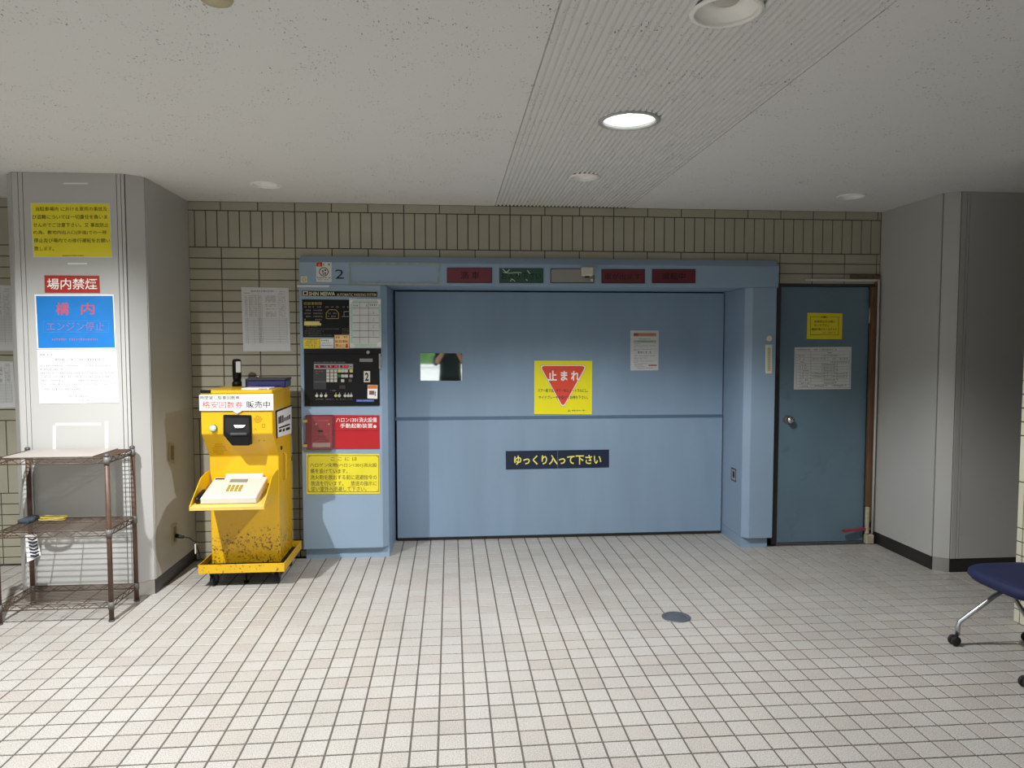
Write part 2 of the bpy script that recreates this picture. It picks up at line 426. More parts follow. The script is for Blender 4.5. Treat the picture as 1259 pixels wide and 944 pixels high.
mx = nt.nodes.new('ShaderNodeMix'); mx.data_type = 'RGBA'; mx.inputs[6].default_value = (*srgb((222, 222, 220)), 1); mx.inputs[7].default_value = (*srgb((120, 119, 114)), 1)
L.new(th.outputs[0], mx.inputs[0]); L.new(mx.outputs[2], b.inputs['Base Color'])
bp = nt.nodes.new('ShaderNodeBump'); bp.inputs['Strength'].default_value = 0.5; bp.inputs['Distance'].default_value = 0.003; bp.invert = True; L.new(th.outputs[0], bp.inputs['Height']); L.new(bp.outputs[0], b.inputs['Normal'])
SX0, SX1, CY0, CY1 = 0.3075, 1.238, -1.0, G+0.13
DL = [('lit', 0.762, 3.035, 0.132), ('near', 0.790, 2.030, 0.104), ('far', 0.760, 4.050, 0.086), ('left', -1.083, 4.402, 0.092), ('right', 2.562, 4.420, 0.088), ('lamp', -1.86, 2.80, 0.105)]
mb = MB(); mb.prism([(X0, CY0, C), (SX0, CY0, C), (SX0, CY0, C+0.009), (SX1, CY0, C+0.009), (SX1, CY0, C), (X1, CY0, C), (X1, CY0, C+0.16), (X0, CY0, C+0.16)], (0, CY1-CY0, 0))
ceil = tag(mb.build('ceiling', cm), 'pale grey pitted ceiling boards with a ribbed strip', kind='structure')
cut = MB()
for _, x, y, r in DL: cut.cyl((x, y, C-0.05), (x, y, C+0.14), r*0.92, 40, smooth=False)
co = cut.build('cutter', cm)
md = ceil.modifiers.new('holes', 'BOOLEAN'); md.object = co; md.operation = 'DIFFERENCE'; md.solver = 'EXACT'
dg = bpy.context.evaluated_depsgraph_get(); nm = bpy.data.meshes.new_from_object(ceil.evaluated_get(dg)); ceil.modifiers.clear(); ceil.data = nm
bpy.data.objects.remove(co)
NR = 36; RPI = (SX1-SX0)/NR
for k in range(NR):
    xc = SX0+(k+0.5)*RPI; cuts = []
    for _, x, y, r in DL:
        if abs(xc-x) < r*0.95: h = math.sqrt((r*0.95)**2-(xc-x)**2); cuts.append((y-h, y+h))
    cuts.sort(); ya = CY0; mb = MB(); hw = RPI*0.36; tw = RPI*0.25
    for c0, c1 in cuts+[(W-0.001, None)]:
        mb.prism([(xc-hw, ya, C+0.010), (xc-tw, ya, C), (xc+tw, ya, C), (xc+hw, ya, C+0.010)], (0, c0-ya, 0)); ya = c1
    mb.build('rib', cm, ceil)

# ---- pillars clad in grey panels
panel = mat('pillar_panel', (180, 180, 176), 0.32, var=0.03, vscale=3, coat=0.15)
core = mat('joint_dark', (70, 69, 66), 0.8)
stain = mat('stainless', (178, 177, 172), 0.3, metal=0.85, var=0.12, vscale=6)
darkbase = mat('dark_base', (52, 51, 51), 0.35, metal=0.4, var=0.1)
ZB = 0.088
def wallseg(mb, p, q, z0, z1, t=0.006, gap=0.0):
    """a slab standing on plan segment p-q, its face on the right-hand side pushed out by t"""
    p = Vector((*p, 0)); q = Vector((*q, 0)); d = (q-p).normalized(); n = Vector((d.y, -d.x, 0)); p = p+d*gap; q = q-d*gap
    mb.prism([(p.x, p.y, z0), (q.x, q.y, z0), (q.x+n.x*t, q.y+n.y*t, z0), (p.x+n.x*t, p.y+n.y*t, z0)], (0, 0, z1-z0))
lp = [(-2.453, G), (-2.453, 4.262), (-2.392, 4.196), (-1.800, 4.196), (-1.726, 4.266), (-1.726, G)]
mb = MB(); mb.prism([(x, y, 0) for x, y in lp], (0, 0, C)); pl = tag(mb.build('wall_left_pillar', core), 'grey panelled pillar carrying the notices, left of the yellow machine', kind='structure')
def pieces(parent, segs, nm, m, z0, z1, t=0.006, gap=0.0018):
    for p, q in segs: mb = MB(); wallseg(mb, p, q, z0, z1, t, gap); mb.build(nm, m, parent)
pieces(pl, [(lp[0], lp[1]), (lp[1], lp[2]), ((-2.392, 4.196), (-2.360, 4.196)), ((-2.360, 4.196), (-2.336, 4.196)), ((-2.336, 4.196), (-1.842, 4.196)), ((-1.842, 4.196), (-1.819, 4.196)), ((-1.819, 4.196), (-1.800, 4.196)), (lp[3], lp[4]), ((-1.726, 4.266), (-1.726, 4.300)), ((-1.726, 4.300), lp[5])], 'panel', panel, ZB, C-0.001)
pieces(pl, [(lp[1], lp[2]), (lp[2], lp[3]), (lp[3], lp[4])], 'base_plate', stain, 0.0, ZB-0.002, 0.003)
pieces(pl, [(lp[4], lp[5])], 'baseboard', darkbase, 0.0, ZB-0.002, 0.004)
rp_ = [(3.095, G), (3.095, 4.292), (3.172, 4.236), (4.19, 4.236), (4.19, G)]
mb = MB(); mb.prism([(x, y, 0) for x, y in rp_][::-1], (0, 0, C)); pr = tag(mb.build('wall_right_pillar', core), 'plain grey panelled pillar beside the steel door', kind='structure')
pieces(pr, [(rp_[1], rp_[0]), ((3.100, 4.288), (3.095, 4.292)), ((3.166, 4.240), (3.100, 4.288)), ((3.172, 4.236), (3.166, 4.240)), ((3.215, 4.236), (3.172, 4.236)), ((3.232, 4.236), (3.215, 4.236)), ((4.19, 4.236), (3.232, 4.236))][:1]+[((3.172, 4.236), (3.095, 4.292)), ((3.208, 4.236), (3.172, 4.236)), ((3.226, 4.236), (3.208, 4.236)), ((4.19, 4.236), (3.226, 4.236))], 'panel', panel, ZB, C-0.001, -0.006)
pieces(pr, [(rp_[2], rp_[1])], 'base_plate', stain, 0.0, ZB-0.002, -0.003)
pieces(pr, [(rp_[1], rp_[0]), (rp_[3], rp_[2])], 'baseboard', darkbase, 0.0, ZB-0.002, -0.004)

# ================================================================== CEILING LAMPS
lampwhite = mat('lamp_white', (242, 241, 236), 0.4)
def downlight(x, y, r, label, lit=False, bulb=True):
    t = thing('downlight', (x, y, C), label, 'ceiling light', 'recessed ceiling downlights')
    mb = MB(); mb.lathe([(r*0.84, 0.012), (r*0.84, -0.004), (r*0.90, -0.007), (r, -0.003), (r, 0.001), (r*0.90, 0.002), (r*0.84, 0.012)], (x, y, C), 40); mb.build('trim_ring', lampwhite if not lit else 'grey_trim', t)
    if lit:
        mb = MB(); mb.lathe([(r*0.84, 0.010), (r*0.66, 0.055), (r*0.40, 0.085), (0.0005, 0.095)], (x, y, C), 40); mb.build('reflector', 'reflector_lit', t)
        mb = MB(); mb.lathe([(0.0005, 0.030), (r*0.10, 0.032), (r*0.17, 0.044), (r*0.17, 0.07), (0.0005, 0.085)], (x, y, C), 20); mb.build('bulb', 'bulb_glow', t)
    else:
        mb = MB(); mb.lathe([(r*0.84, 0.004), (r*0.74, 0.016), (r*0.56, 0.027), (r*0.38, 0.031), (r*0.37, 0.040), (0.0005, 0.040)], (x, y, C), 40); mb.build('reflector', lampwhite, t)
        mb = MB(); mb.lathe([(r*0.35, 0.040), (r*0.35, 0.029), (r*0.30, 0.024), (0.0005, 0.023)], (x, y, C), 24); mb.build('bulb', 'white_plastic', t)
    return t
mat('grey_trim', (176, 176, 172), 0.4)
mat('reflector_lit', (236, 243, 242), 0.35, emit=0.45)
mat('bulb_glow', (255, 255, 250), 0.4, emit=5.0)
dd = {k: (x, y, r) for k, x, y, r in DL}
downlight(*dd['lit'], 'switched-on round downlight in the ribbed ceiling strip', lit=True)
downlight(*dd['near'], 'unlit white downlight at the top edge, nearest on the ribbed strip')
downlight(*dd['far'], 'small unlit downlight at the far end of the ribbed strip')
downlight(*dd['left'], 'small unlit downlight in the flat ceiling above the yellow machine')
downlight(*dd['right'], 'small unlit downlight in the flat ceiling above the steel door')
downlight(*dd['lamp'], 'switched-on downlight over the wire shelf, left of the view', lit=True)
def spot(x, y, z, watts, size, blend, col, rad):
    ld = bpy.data.lights.new('downlight_beam', 'SPOT'); ld.energy = watts; ld.spot_size = math.radians(size); ld.spot_blend = blend; ld.color = col; ld.shadow_soft_size = rad
    o = bpy.data.objects.new('downlight_beam', ld); COL.objects.link(o); o.location = (x, y, z); return o
spot(dd['lamp'][0], dd['lamp'][1], C+0.022, LAMP_LEFT_W, 150, 0.80, (0.985, 0.99, 1.0), 0.02)
spot(dd['lit'][0], dd['lit'][1], C+0.022, LAMP_MID_W, 138, 0.35, (0.985, 0.99, 1.0), 0.03)
# smoke detector cut by the top edge
p = atZ(266, 1, C-0.035)
t = thing('smoke_detector', (p.x, p.y, C), 'round yellowed smoke detector on the ceiling at the top edge', 'detector')
aged = mat('aged_plastic', (196, 186, 150), 0.5, var=0.22, vscale=14)
mb = MB(); mb.lathe([(0.0005, 0), (0.052, 0), (0.052, -0.012), (0.0005, -0.012)], p.to_2d().to_3d()+Vector((0, 0, C)), 28); mb.build('mount', 'cream_plastic', t)
mb = MB(); mb.lathe([(0.046, -0.012), (0.044, -0.028), (0.040, -0.036), (0.0005, -0.038)], p.to_2d().to_3d()+Vector((0, 0, C)), 28); mb.build('sensor_head', aged, t)

# ================================================================== BLUE PORTAL OF THE CAR LIFT
blue = mat('portal_blue', (138, 160, 182), 0.42, var=0.05, vscale=2.5, bump=0.04, bscale=90)
spots(blue, (108, 118, 112), 26, 0.70, 0.76, zfade=(0.1, 0.8, 0.10))
bluedoor = mat('door_blue', (131, 154, 176), 0.45, var=0.07, vscale=3, stretch=(2.0, 2.0, 0.35))
spots(bluedoor, (112, 122, 116), 9, 0.66, 0.80, zfade=(0.05, 0.45, 0.12))
XL, XLi = -0.993, atY(468.5, 450, YB).x
XRi, XRo = atY(924, 450, YB).x, atY(953.5, 450, YB).x
DXL, DXR = -0.408, 2.078
ZH0, ZH1, ZH2 = 1.852, 1.998, 2.043
portal = thing('car_lift_portal', ((XL+XRo)/2, YB, 0), 'light blue steel portal framing the car lift door', 'portal')
mb = MB(); mb.prism([(XL, YB, ZH0), (XL, YB, ZH1), (XL, YB+0.045, ZH2), (XL, YD+0.06, ZH2), (XL, YD+0.06, ZH0)], (XRo+0.012-XL, 0, 0)); mb.build('header', blue, portal, bevel=0.004)
mb = MB(); mb.prism([(x, y, ZB-0.012) for x, y in [(XL, YB), (XLi, YB), (XLi+0.040, YB+0.040), (DXL-0.002, YD+0.06), (XL, YD+0.06)]], (0, 0, ZH0-ZB+0.012)); mb.build('column', blue, portal, bevel=0.003)
mb = MB(); mb.prism([(x, y, ZB-0.012) for x, y in [(XRo, YB), (XRi, YB), (XRi-0.040, YB+0.040), (DXR+0.002, YD+0.06), (XRo, YD+0.06)]], (0, 0, ZH0-ZB+0.012)); mb.build('column', blue, portal, bevel=0.003)
mb = MB(); mb.prism([(x, y, 0) for x, y in [(XL+0.012, YB+0.040), (XLi+0.040, YB+0.040), (DXL-0.002, YD+0.06), (XL+0.012, YD+0.06)]], (0, 0, ZB-0.012)); mb.build('plinth', blue, portal)
mb = MB(); mb.prism([(x, y, 0) for x, y in [(XRo-0.02, YB+0.040), (XRi-0.040, YB+0.040), (DXR+0.002, YD+0.06), (XRo-0.02, YD+0.06)]], (0, 0, ZB-0.012)); mb.build('plinth', blue, portal)
# header fittings
FB = planeY(YB, 0.0010)
K8 = crop(360, 300, 0.2383); K9 = crop(660, 300, 0.2462); K10 = crop(600, 320, 0.12708)
def plate(name, a, b_, m, parent=portal, t=0.004, Y=YB, label=None, bevel=0.0):
    mb = MB(); mb.prism([atY(a[0], a[1], Y-t), atY(b_[0], a[1]+0.004*(b_[0]-a[0]), Y-t), atY(b_[0], b_[1]+0.004*(b_[0]-a[0]), Y-t), atY(a[0], b_[1], Y-t)], (0, t-0.0003, 0))
    o = mb.build(name, m, parent, bevel=bevel)
    if label: o['label'] = label
    return o, planeY(Y-t, 0.0008)
def indicator(a, b_, col, txt, ta, tb, label):
    o, F_ = plate('indicator_panel', a, b_, mat('ind_'+txt if txt else 'ind_blank', col, 0.3), label=label)
    mb = MB()
    if txt: F_.text(mb, txt, ta, tb, bold=0.003); ink(mb, 'lettering', 'black_matte', o)
    mb = MB(); F_.frame(mb, a, b_, 0.9); ink(mb, 'panel_edge', mat('edge_dark', (52, 44, 52), 0.5), o)
    return o, F_
indicator(K8(795, 122), K8(1028, 200), (112, 44, 56), '満 車', K8(866, 142), K8(962, 180), 'dark red indicator lettered in black')
o, F_ = indicator(K10(110, 75), K10(535, 218), (34, 78, 62), 'お入り下さい', K10(130, 118), K10(515, 186), 'dark green indicator with scraped tape')
mb = MB()
for seg in ([(140, 82), (165, 108), (185, 118)], [(150, 116), (210, 124), (270, 118), (325, 120)], [(185, 112), (210, 88)], [(378, 95), (405, 130)], [(215, 205), (232, 178), (262, 205)], [(365, 182), (382, 198)], [(290, 128), (300, 142)]):
    mb.mark()
    for p, q in zip(seg, seg[1:]):
        p, q = K10(*p), K10(*q); d = Vector((q[0]-p[0], q[1]-p[1])).normalized(); n = Vector((-d.y, d.x))*0.45
        F_.poly(mb, [(p[0]+n.x, p[1]+n.y), (q[0]+n.x, q[1]+n.y), (q[0]-n.x, q[1]-n.y), (p[0]-n.x, p[1]-n.y)], 1.4)
ink(mb, 'tape_scraps', mat('tape', (190, 196, 192), 0.4), o)
indicator(K9(68, 122), K9(287, 195), (140, 138, 134), '', None, None, 'blank grey indicator')
indicator(K9(323, 125), K9(540, 196), (98, 34, 44), '車が出ます', K9(338, 145), K9(520, 178), 'dark red indicator lettered in black')
indicator(K9(575, 125), K9(792, 195), (98, 34, 44), '運転中', K9(626, 143), K9(742, 178), 'dark red indicator lettered in black')
mb = MB(); fa, fb = K8(288, 98), K8(758, 212); sl = 0.007
for a, b_ in (((0, 0), (1, 0.09)), ((0, 0.91), (1, 1)), ((0, 0.09), (0.018, 0.91)), ((0.982, 0.09), (1, 0.91))):
    q = []
    for u, v in ((a[0], a[1]), (b_[0], a[1]), (b_[0], b_[1]), (a[0], b_[1])):
        q.append(atY(fa[0]+(fb[0]-fa[0])*u, fa[1]+(fb[1]-fa[1])*v+sl*(fb[0]-fa[0])*u-1.0, YB-0.006))
    mb.prism(q, (0, 0.0058, 0))
o = mb.build('name_plate_frame', mat('frame_greygreen', (150, 158, 150), 0.5, var=0.15, vscale=30), portal); o['label'] = 'empty rectangular frame, glue marks along its edges'
mb = MB(); FB.text(mb, '2', K8(219, 131), K8(264, 179), bold=0.0, lift=2.0); ink(mb, 'number', 'ink_black', portal)['label'] = 'black numeral 2'
o, F_ = plate('small_tag', K8(41, 166), K8(74, 198), mat('tag_cream', (206, 200, 160), 0.5), t=0.003); mb = MB()
c_ = K8(57, 182)
for k in range(8):
    a = k*math.pi/4; F_.rect(mb, (c_[0]+math.cos(a)*2.1-0.5, c_[1]+math.sin(a)*2.1-0.5), (c_[0]+math.cos(a)*2.1+0.5, c_[1]+math.sin(a)*2.1+0.5))
ink(mb, 'print', 'ink_grey', o)
o, F_ = plate('label_strip', K8(22, 211), K8(188, 222), 'paper_grey', t=0.002)
mb = MB(); F_.print_row(mb, K8(30, 0)[0], K8(180, 0)[0], K8(0, 217)[1], 1.3, 0.25); ink(mb, 'print', 'ink_grey', o)
# white sensor on the header
p = atY(*K10(962, 112), YB-0.05)
t = thing('motion_sensor', (p.x, YB, p.z-0.03), 'white box motion sensor on the header over the blank indicator', 'sensor')
mb = MB(); a, b_ = atY(*K10(908, 62), YB-0.06), atY(*K10(1024, 150), YB-0.06)
mb.box(a.x, b_.x, YB-0.065, YB-0.012, b_.z, a.z); mb.build('housing', 'white_plastic', t, bevel=0.012, seg=3)
mb = MB(); mb.cyl(((a.x+b_.x)/2, YB-0.035, b_.z+0.004), ((a.x+b_.x)/2, YB-0.035, b_.z-0.010), 0.02, 16, r2=0.014); mb.build('lens', 'black_plastic', t)
mb = MB(); mb.box(b_.x-0.006, b_.x+0.012, YB-0.05, YB, b_.z+0.012, a.z-0.006); mb.build('bracket', 'grey_plastic', t)
for dx, dz in ((b_.x+0.012, -0.012),):
    mb = MB(); mb.box(b_.x-0.012, b_.x+0.003, YB-0.018, YB, b_.z-0.032, b_.z-0.016); mb.build('terminal', mat('terminal_cream', (214, 204, 178), 0.5), t)
# stickers on the header
o, F_ = sheet('warning_sticker', [K8(120, 92), K8(200, 94), K8(200, 196), K8(121, 194)], YB, 'paper_grey', 'small white warning sticker with red head beside the numeral 2', 'sticker')
mb = MB(); F_.rect(mb, K8(122, 94), K8(152, 116)); ink(mb, 'red_head', 'sign_red', o)
mb = MB(); F_.print_row(mb, K8(156, 0)[0], K8(198, 0)[0], K8(0, 106)[1], 2.6, 0.9); F_.print_row(mb, K8(126, 0)[0], K8(196, 0)[0], K8(0, 174)[1], 1.8, 0.9); F_.print_row(mb, K8(130, 0)[0], K8(190, 0)[0], K8(0, 184)[1], 1.0, 0.8)
cc = K8(160, 143)
for k in range(20):
    a0, a1 = k*math.pi/10, (k+1)*math.pi/10
    F_.poly(mb, [(cc[0]+math.cos(a)*r*1.05, cc[1]+math.sin(a)*r) for a, r in ((a0, 5.6), (a1, 5.6), (a1, 4.7), (a0, 4.7))])
for (x, y, w_, h_) in ((152, 134, 6, 14), (163, 130, 9, 8), (164, 144, 6, 14), (153, 152, 7, 6)): F_.rect(mb, K8(x, y), K8(x+w_, y+h_))
ink(mb, 'print', 'ink_black', o)
mb = MB(); q = [K8(137, 97), K8(145, 113), K8(129, 113)]; F_.poly(mb, q, 1.6); ink(mb, 'warning_triangle', mat('orange', (236, 132, 40), 0.5), o)

# brand strip and boards on the left column
K5 = crop(365, 350, 0.0900); K6 = crop(365, 425, 0.08737); K7 = crop(370, 500, 0.1165)
o, F_ = sheet('maker_plate', [K5(68, 80), K5(1098, 98), K5(1096, 165), K5(70, 152)], YB, 'black_plastic', 'long black maker plate reading SHIN MEIWA under the header', 'name plate')
gold = mat('ink_gold', (198, 190, 150), 0.5)
mb = MB(); F_.rect(mb, K5(80, 88), K5(152, 146)); F_.text(mb, 'SHIN MEIWA', K5(163, 96), K5(522, 150), bold=0.035); F_.text(mb, 'AUTOMATIC PARKING SYSTEM', K5(545, 118), K5(1082, 156), bold=0.008); ink(mb, 'lettering', gold, o)
mb = MB(); F_.rect(mb, K5(98, 102), K5(134, 132), 1.8); ink(mb, 'emblem_center', 'black_plastic', o)
o, F_ = sheet('information_board', [K5(70, 198), K5(722, 205), K5(726, 716), K5(82, 716)], YB, 'black_plastic', 'black information board with pale print and a car outline', 'board')
mb = MB(); F_.text(mb, '収容車制限', K5(95, 236), K5(342, 276), bold=0.005); 
q = [K5(402, 462), K5(402, 385), K5(442, 342), K5(532, 342), K5(570, 385), K5(570, 462)]
for p1, p2 in zip(q, q[1:]+q[:1]):
    d = Vector((p2[0]-p1[0], p2[1]-p1[1])).normalized(); n = Vector((-d.y, d.x))*0.35
    F_.poly(mb, [(p1[0]+n.x, p1[1]+n.y), (p2[0]+n.x, p2[1]+n.y), (p2[0]-n.x, p2[1]-n.y), (p1[0]-n.x, p1[1]-n.y)])
F_.print_row(mb, K5(110, 0)[0], K5(280, 0)[0], K5(0, 566)[1], 1.0, 0.9); ink(mb, 'gold_print', mat('ink_ochre', (176, 152, 62), 0.5), o)
mb = MB()
for y, xs in ((305, [(100, 190), (215, 350), (385, 590), (625, 712)]), (350, [(100, 190), (222, 350)]), (392, [(100, 210), (222, 350), (425, 550)]), (434, [(100, 190), (222, 350), (425, 550)]), (478, [(100, 165), (228, 340)]), (604, [(125, 580), (612, 710)]), (632, [(105, 370), (612, 710)]), (660, [(105, 330), (612, 710)]), (690, [(105, 490)])):
    for a, b_ in xs: F_.print_row(mb, K5(a, 0)[0], K5(b_, 0)[0], K5(0, y)[1], 2.0 if y < 500 else 0.9, 0.85)
F_.rect(mb, K5(640, 362), K5(712, 372)); F_.rect(mb, K5(640, 362), K5(650, 430)); F_.rect(mb, K5(615, 430), K5(712, 438))
ink(mb, 'print', mat('ink_dim', (128, 128, 124), 0.6), o)
mb = MB(); F_.poly(mb, [K5(100, 500), K5(312, 500), K5(312, 524), K5(332, 528), K5(332, 556), K5(100, 556)], 1.5); ink(mb, 'yellow_label', mat('label_yellow', (222, 208, 120), 0.5), o)
mint = mat('mint', (158, 206, 190), 0.4)
o, F_ = sheet('form_board', [K5(715, 182), K5(1148, 192), K5(1155, 862), K5(722, 868)], YB-0.003, 'paper_grey', 'mint framed form in clear film beside the black board', 'notice board', t=0.004)
mb = MB(); F_.frame(mb, K5(738, 215), K5(1138, 830), 1.6); ink(mb, 'mint_border', mint, o)
mb = MB()
for y in (240, 316, 412, 516, 626, 714): F_.rect(mb, K5(758, y), K5(1120, y+6))
for x in (856, 978): F_.rect(mb, K5(x, 240), K5(x+5, 810))
F_.print_row(mb, K5(765, 0)[0], K5(840, 0)[0], K5(0, 285)[1], 2.6, 0.7); F_.print_row(mb, K5(880, 0)[0], K5(965, 0)[0], K5(0, 285)[1], 2.6, 0.7); F_.print_row(mb, K5(995, 0)[0], K5(1090, 0)[0], K5(0, 278)[1], 2.8, 1.0)
for y in (375, 385, 460, 485, 555, 582, 640, 660, 682): F_.rect(mb, K5(1040, y), K5(1052, y+8))
F_.print_row(mb, K5(740, 0)[0], K5(1090, 0)[0], K5(0, 192)[1], 0.9, 0.35); ink(mb, 'print', mat('ink_soft', (96, 104, 102), 0.6), o)
mb = MB()
for q in ([(718, 205), (770, 208), (762, 232), (735, 268), (720, 270)], [(1090, 205), (1142, 208), (1140, 270), (1118, 262)], [(728, 790), (760, 800), (800, 832), (790, 862), (728, 862)], [(1100, 800), (1150, 770), (1152, 850), (1092, 850)]): mb.mark(); F_.poly(mb, [K5(*p) for p in q], 1.5)
ink(mb, 'tape_corner', mat('tape_white', (222, 224, 218), 0.4), o)
o, F_ = sheet('notice_sticker', [K5(90, 735), K5(312, 735), K5(314, 872), K5(92, 872)], YB-0.001, 'sign_gold', 'yellow sticker below the black information board', 'sticker')
mb = MB()
for y, a, b_ in ((752, 105, 280), (776, 115, 275), (800, 115, 275), (826, 110, 255), (846, 165, 250)): F_.print_row(mb, K5(a, 0)[0], K5(b_, 0)[0], K5(0, y)[1], 1.3, 0.8)
ink(mb, 'print', mat('ink_olive', (96, 84, 30), 0.6), o)
o, F_ = sheet('notice_sticker', [K5(320, 735), K5(500, 735), K5(502, 868), K5(322, 868)], YB-0.001, 'white_paper', 'white sticker between the yellow and the red stickers', 'sticker')
mb = MB()
for y, a, b_, h_ in ((762, 335, 480, 2.2), (796, 332, 480, 0.9), (828, 335, 490, 1.6)): F_.print_row(mb, K5(a, 0)[0], K5(b_, 0)[0], K5(0, y)[1], h_, 0.95)
ink(mb, 'print', mat('ink_navy', (42, 46, 84), 0.6), o)
o, F_ = sheet('notice_sticker', [K5(510, 682), K5(720, 680), K5(722, 886), K5(514, 888)], YB-0.004, mat('sticker_cream', (236, 206, 140), 0.5), 'cream sticker with red warning letters and arrow beside the form', 'sticker')
mb = MB(); F_.frame(mb, K5(512, 684), K5(720, 886), 0.5); F_.text(mb, '飲酒運転', K5(524, 756), K5(700, 792), bold=0.008); F_.text(mb, '禁止!!', K5(526, 806), K5(648, 846), bold=0.008)
F_.poly(mb, [K5(x, y) for x, y in ((670, 806), (694, 806), (694, 836), (706, 836), (682, 866), (656, 836), (670, 836))]); F_.print_row(mb, K5(530, 0)[0], K5(650, 0)[0], K5(0, 872)[1], 0.8, 0.9); ink(mb, 'red_print', mat('ink_crimson', (198, 48, 36), 0.5), o)
mb = MB(); F_.print_row(mb, K5(528, 0)[0], K5(590, 0)[0], K5(0, 718)[1], 2.6, 0.8); F_.print_row(mb, K5(640, 0)[0], K5(690, 0)[0], K5(0, 714)[1], 2.6, 0.8); ink(mb, 'dark_print', mat('ink_olive', (96, 84, 30), 0.6), o)

# operating panel: recessed black box in the left column
a, b_ = atY(*K6(96, 42), YB-0.012), atY(*K6(1165, 842), YB-0.012)
op = thing('operating_panel', ((a.x+b_.x)/2, YB, b_.z), 'black operating panel with keypad, red display and plate 2', 'control panel')
mb = MB(); mb.box(a.x, b_.x, YB-0.012, YB-0.0005, b_.z, a.z); mb.build('housing', 'black_plastic', op, bevel=0.002)
a2, b2 = atY(*K6(96, 42), YB-0.02), atY(*K6(1185, 112), YB-0.02)
mb = MB(); mb.box(a2.x, b2.x, YB-0.022, YB-0.012, b2.z, a2.z); mb.build('cover_rail', 'black_plastic', op, bevel=0.002)
PF = planeY(YB-0.012, 0.0010)
def knob(parent, c_, r, m, name, d=0.008, Y=YB-0.012, n=16):
    p = atY(*c_, Y); mb = MB(); mb.cyl((p.x, Y-d, p.z), (p.x, Y, p.z), r*0.86, n, r2=r); return mb.build(name, m, parent)
def key(parent, c_, w_, h_, m, name='key'):
    p = atY(*c_, YB-0.012); mb = MB(); mb.box(p.x-w_/2, p.x+w_/2, YB-0.0165, YB-0.012, p.z-h_/2, p.z+h_/2); return mb.build(name, m, parent, bevel=0.0012)
kw, kh = 0.0205, 0.0185
kp = mat('key_cream', (178, 176, 164), 0.5); ky = mat('key_yellow', (196, 182, 96), 0.5)
for y in (355, 402, 446, 492):
    for x in (438, 492, 545): key(op, K6(x, y), kw, kh, kp)
for x, y, m in ((600, 355, ky), (648, 355, kp), (697, 355, kp), (765, 355, ky), (597, 425, mat('key_green', (26, 96, 62), 0.5)), (648, 425, kp), (697, 425, kp), (765, 425, mat('key_pink', (168, 150, 150), 0.5)), (645, 492, kp), (750, 490, mat('key_maroon', (84, 58, 60), 0.5))): key(op, K6(x, y), kw*1.05, kh*1.1, m)
o, F_ = plate('display', K6(240, 252), K6(790, 330), mat('display_bezel', (142, 134, 134), 0.5), op, t=0.003, Y=YB-0.012)
mb = MB()
for x0, x1 in ((262, 412), (436, 586), (610, 726)): F_.rect(mb, K6(x0, 272), K6(x1, 311))
F_.rect(mb, K6(745, 288), K6(775, 296)); ink(mb, 'display_window', mat('display_dark', (58, 10, 22), 0.3), o)
mb = MB()
for x0, x1 in ((272, 325), (365, 398), (460, 500), (530, 575), (640, 662), (672, 712)): F_.print_row(mb, K6(x0, 0)[0], K6(x1, 0)[0], K6(0, 291)[1], 2.4, 0.9, lift=1.6)
ink(mb, 'segment_digits', mat('led_red', (232, 60, 84), 0.5, emit=0.35), o)
o, F_ = plate('legend_plate', K6(232, 338), K6(410, 612), mat('legend_grey', (38, 41, 44), 0.5), op, t=0.001, Y=YB-0.012)
mb = MB(); F_.print_row(mb, K6(262, 0)[0], K6(398, 0)[0], K6(0, 361)[1], 1.6, 0.9); ink(mb, 'red_print', 'ink_red', o)
mb = MB(); PF.print_row(mb, K6(240, 0)[0], K6(680, 0)[0], K6(0, 233)[1], 1.3, 0.85); F_.print_row(mb, K6(265, 0)[0], K6(300, 0)[0], K6(0, 392)[1], 1.0, 0.8)
F_.rect(mb, K6(240, 505), K6(405, 509)); PF.print_row(mb, K6(470, 0)[0], K6(550, 0)[0], K6(0, 632)[1], 1.2, 0.8); PF.print_row(mb, K6(265, 0)[0], K6(790, 0)[0], K6(0, 752)[1], 0.8, 0.6); ink(mb, 'print', mat('ink_dim', (128, 128, 124), 0.6), op)
for x, m in ((283, 'white_plastic'), (345, 'white_plastic'), (410, 'white_plastic'), (550, 'key_yellow'), (600, 'key_cream'), (680, 'key_cream'), (725, 'key_cream'), (766, 'key_cream')):
    knob(op, K6(x, 702), 0.0105, m, 'selector_switch', 0.012)
    mb = MB(); PF.rect(mb, K6(x-4, 660), K6(x+4, 676)); ink(mb, 'switch_mark', 'key_cream', op)
knob(op, K6(1002, 92), 0.012, 'steel', 'lock', 0.006, YB-0.022)
o, F_ = plate('number_plate', K6(940, 356), K6(1030, 514), 'white_plastic', op, t=0.004, Y=YB-0.012, bevel=0.0015)
mb = MB(); F_.text(mb, '2', K6(958, 376), K6(1012, 496), bold=0.03); ink(mb, 'number', 'ink_black', o)
o, F_ = plate('grey_label', K6(882, 180), K6(1065, 226), mat('label_grey', (120, 120, 118), 0.5), op, t=0.002, Y=YB-0.012)
o, F_ = plate('blue_label', K6(838, 756), K6(1085, 788), mat('label_blue', (72, 92, 176), 0.5), op, t=0.002, Y=YB-0.012)
mb = MB(); F_.print_row(mb, K6(855, 0)[0], K6(1075, 0)[0], K6(0, 772)[1], 1.4, 0.9); ink(mb, 'print', mat('ink_paleblue', (140, 158, 210), 0.5), o)
o, F_ = plate('round_badge', K6(598, 556), K6(680, 606), mat('badge', (48, 36, 34), 0.5), op, t=0.001, Y=YB-0.012)
a, b_ = atY(*K6(1152, 104), YB-0.03), atY(*K6(1188, 318), YB-0.03)
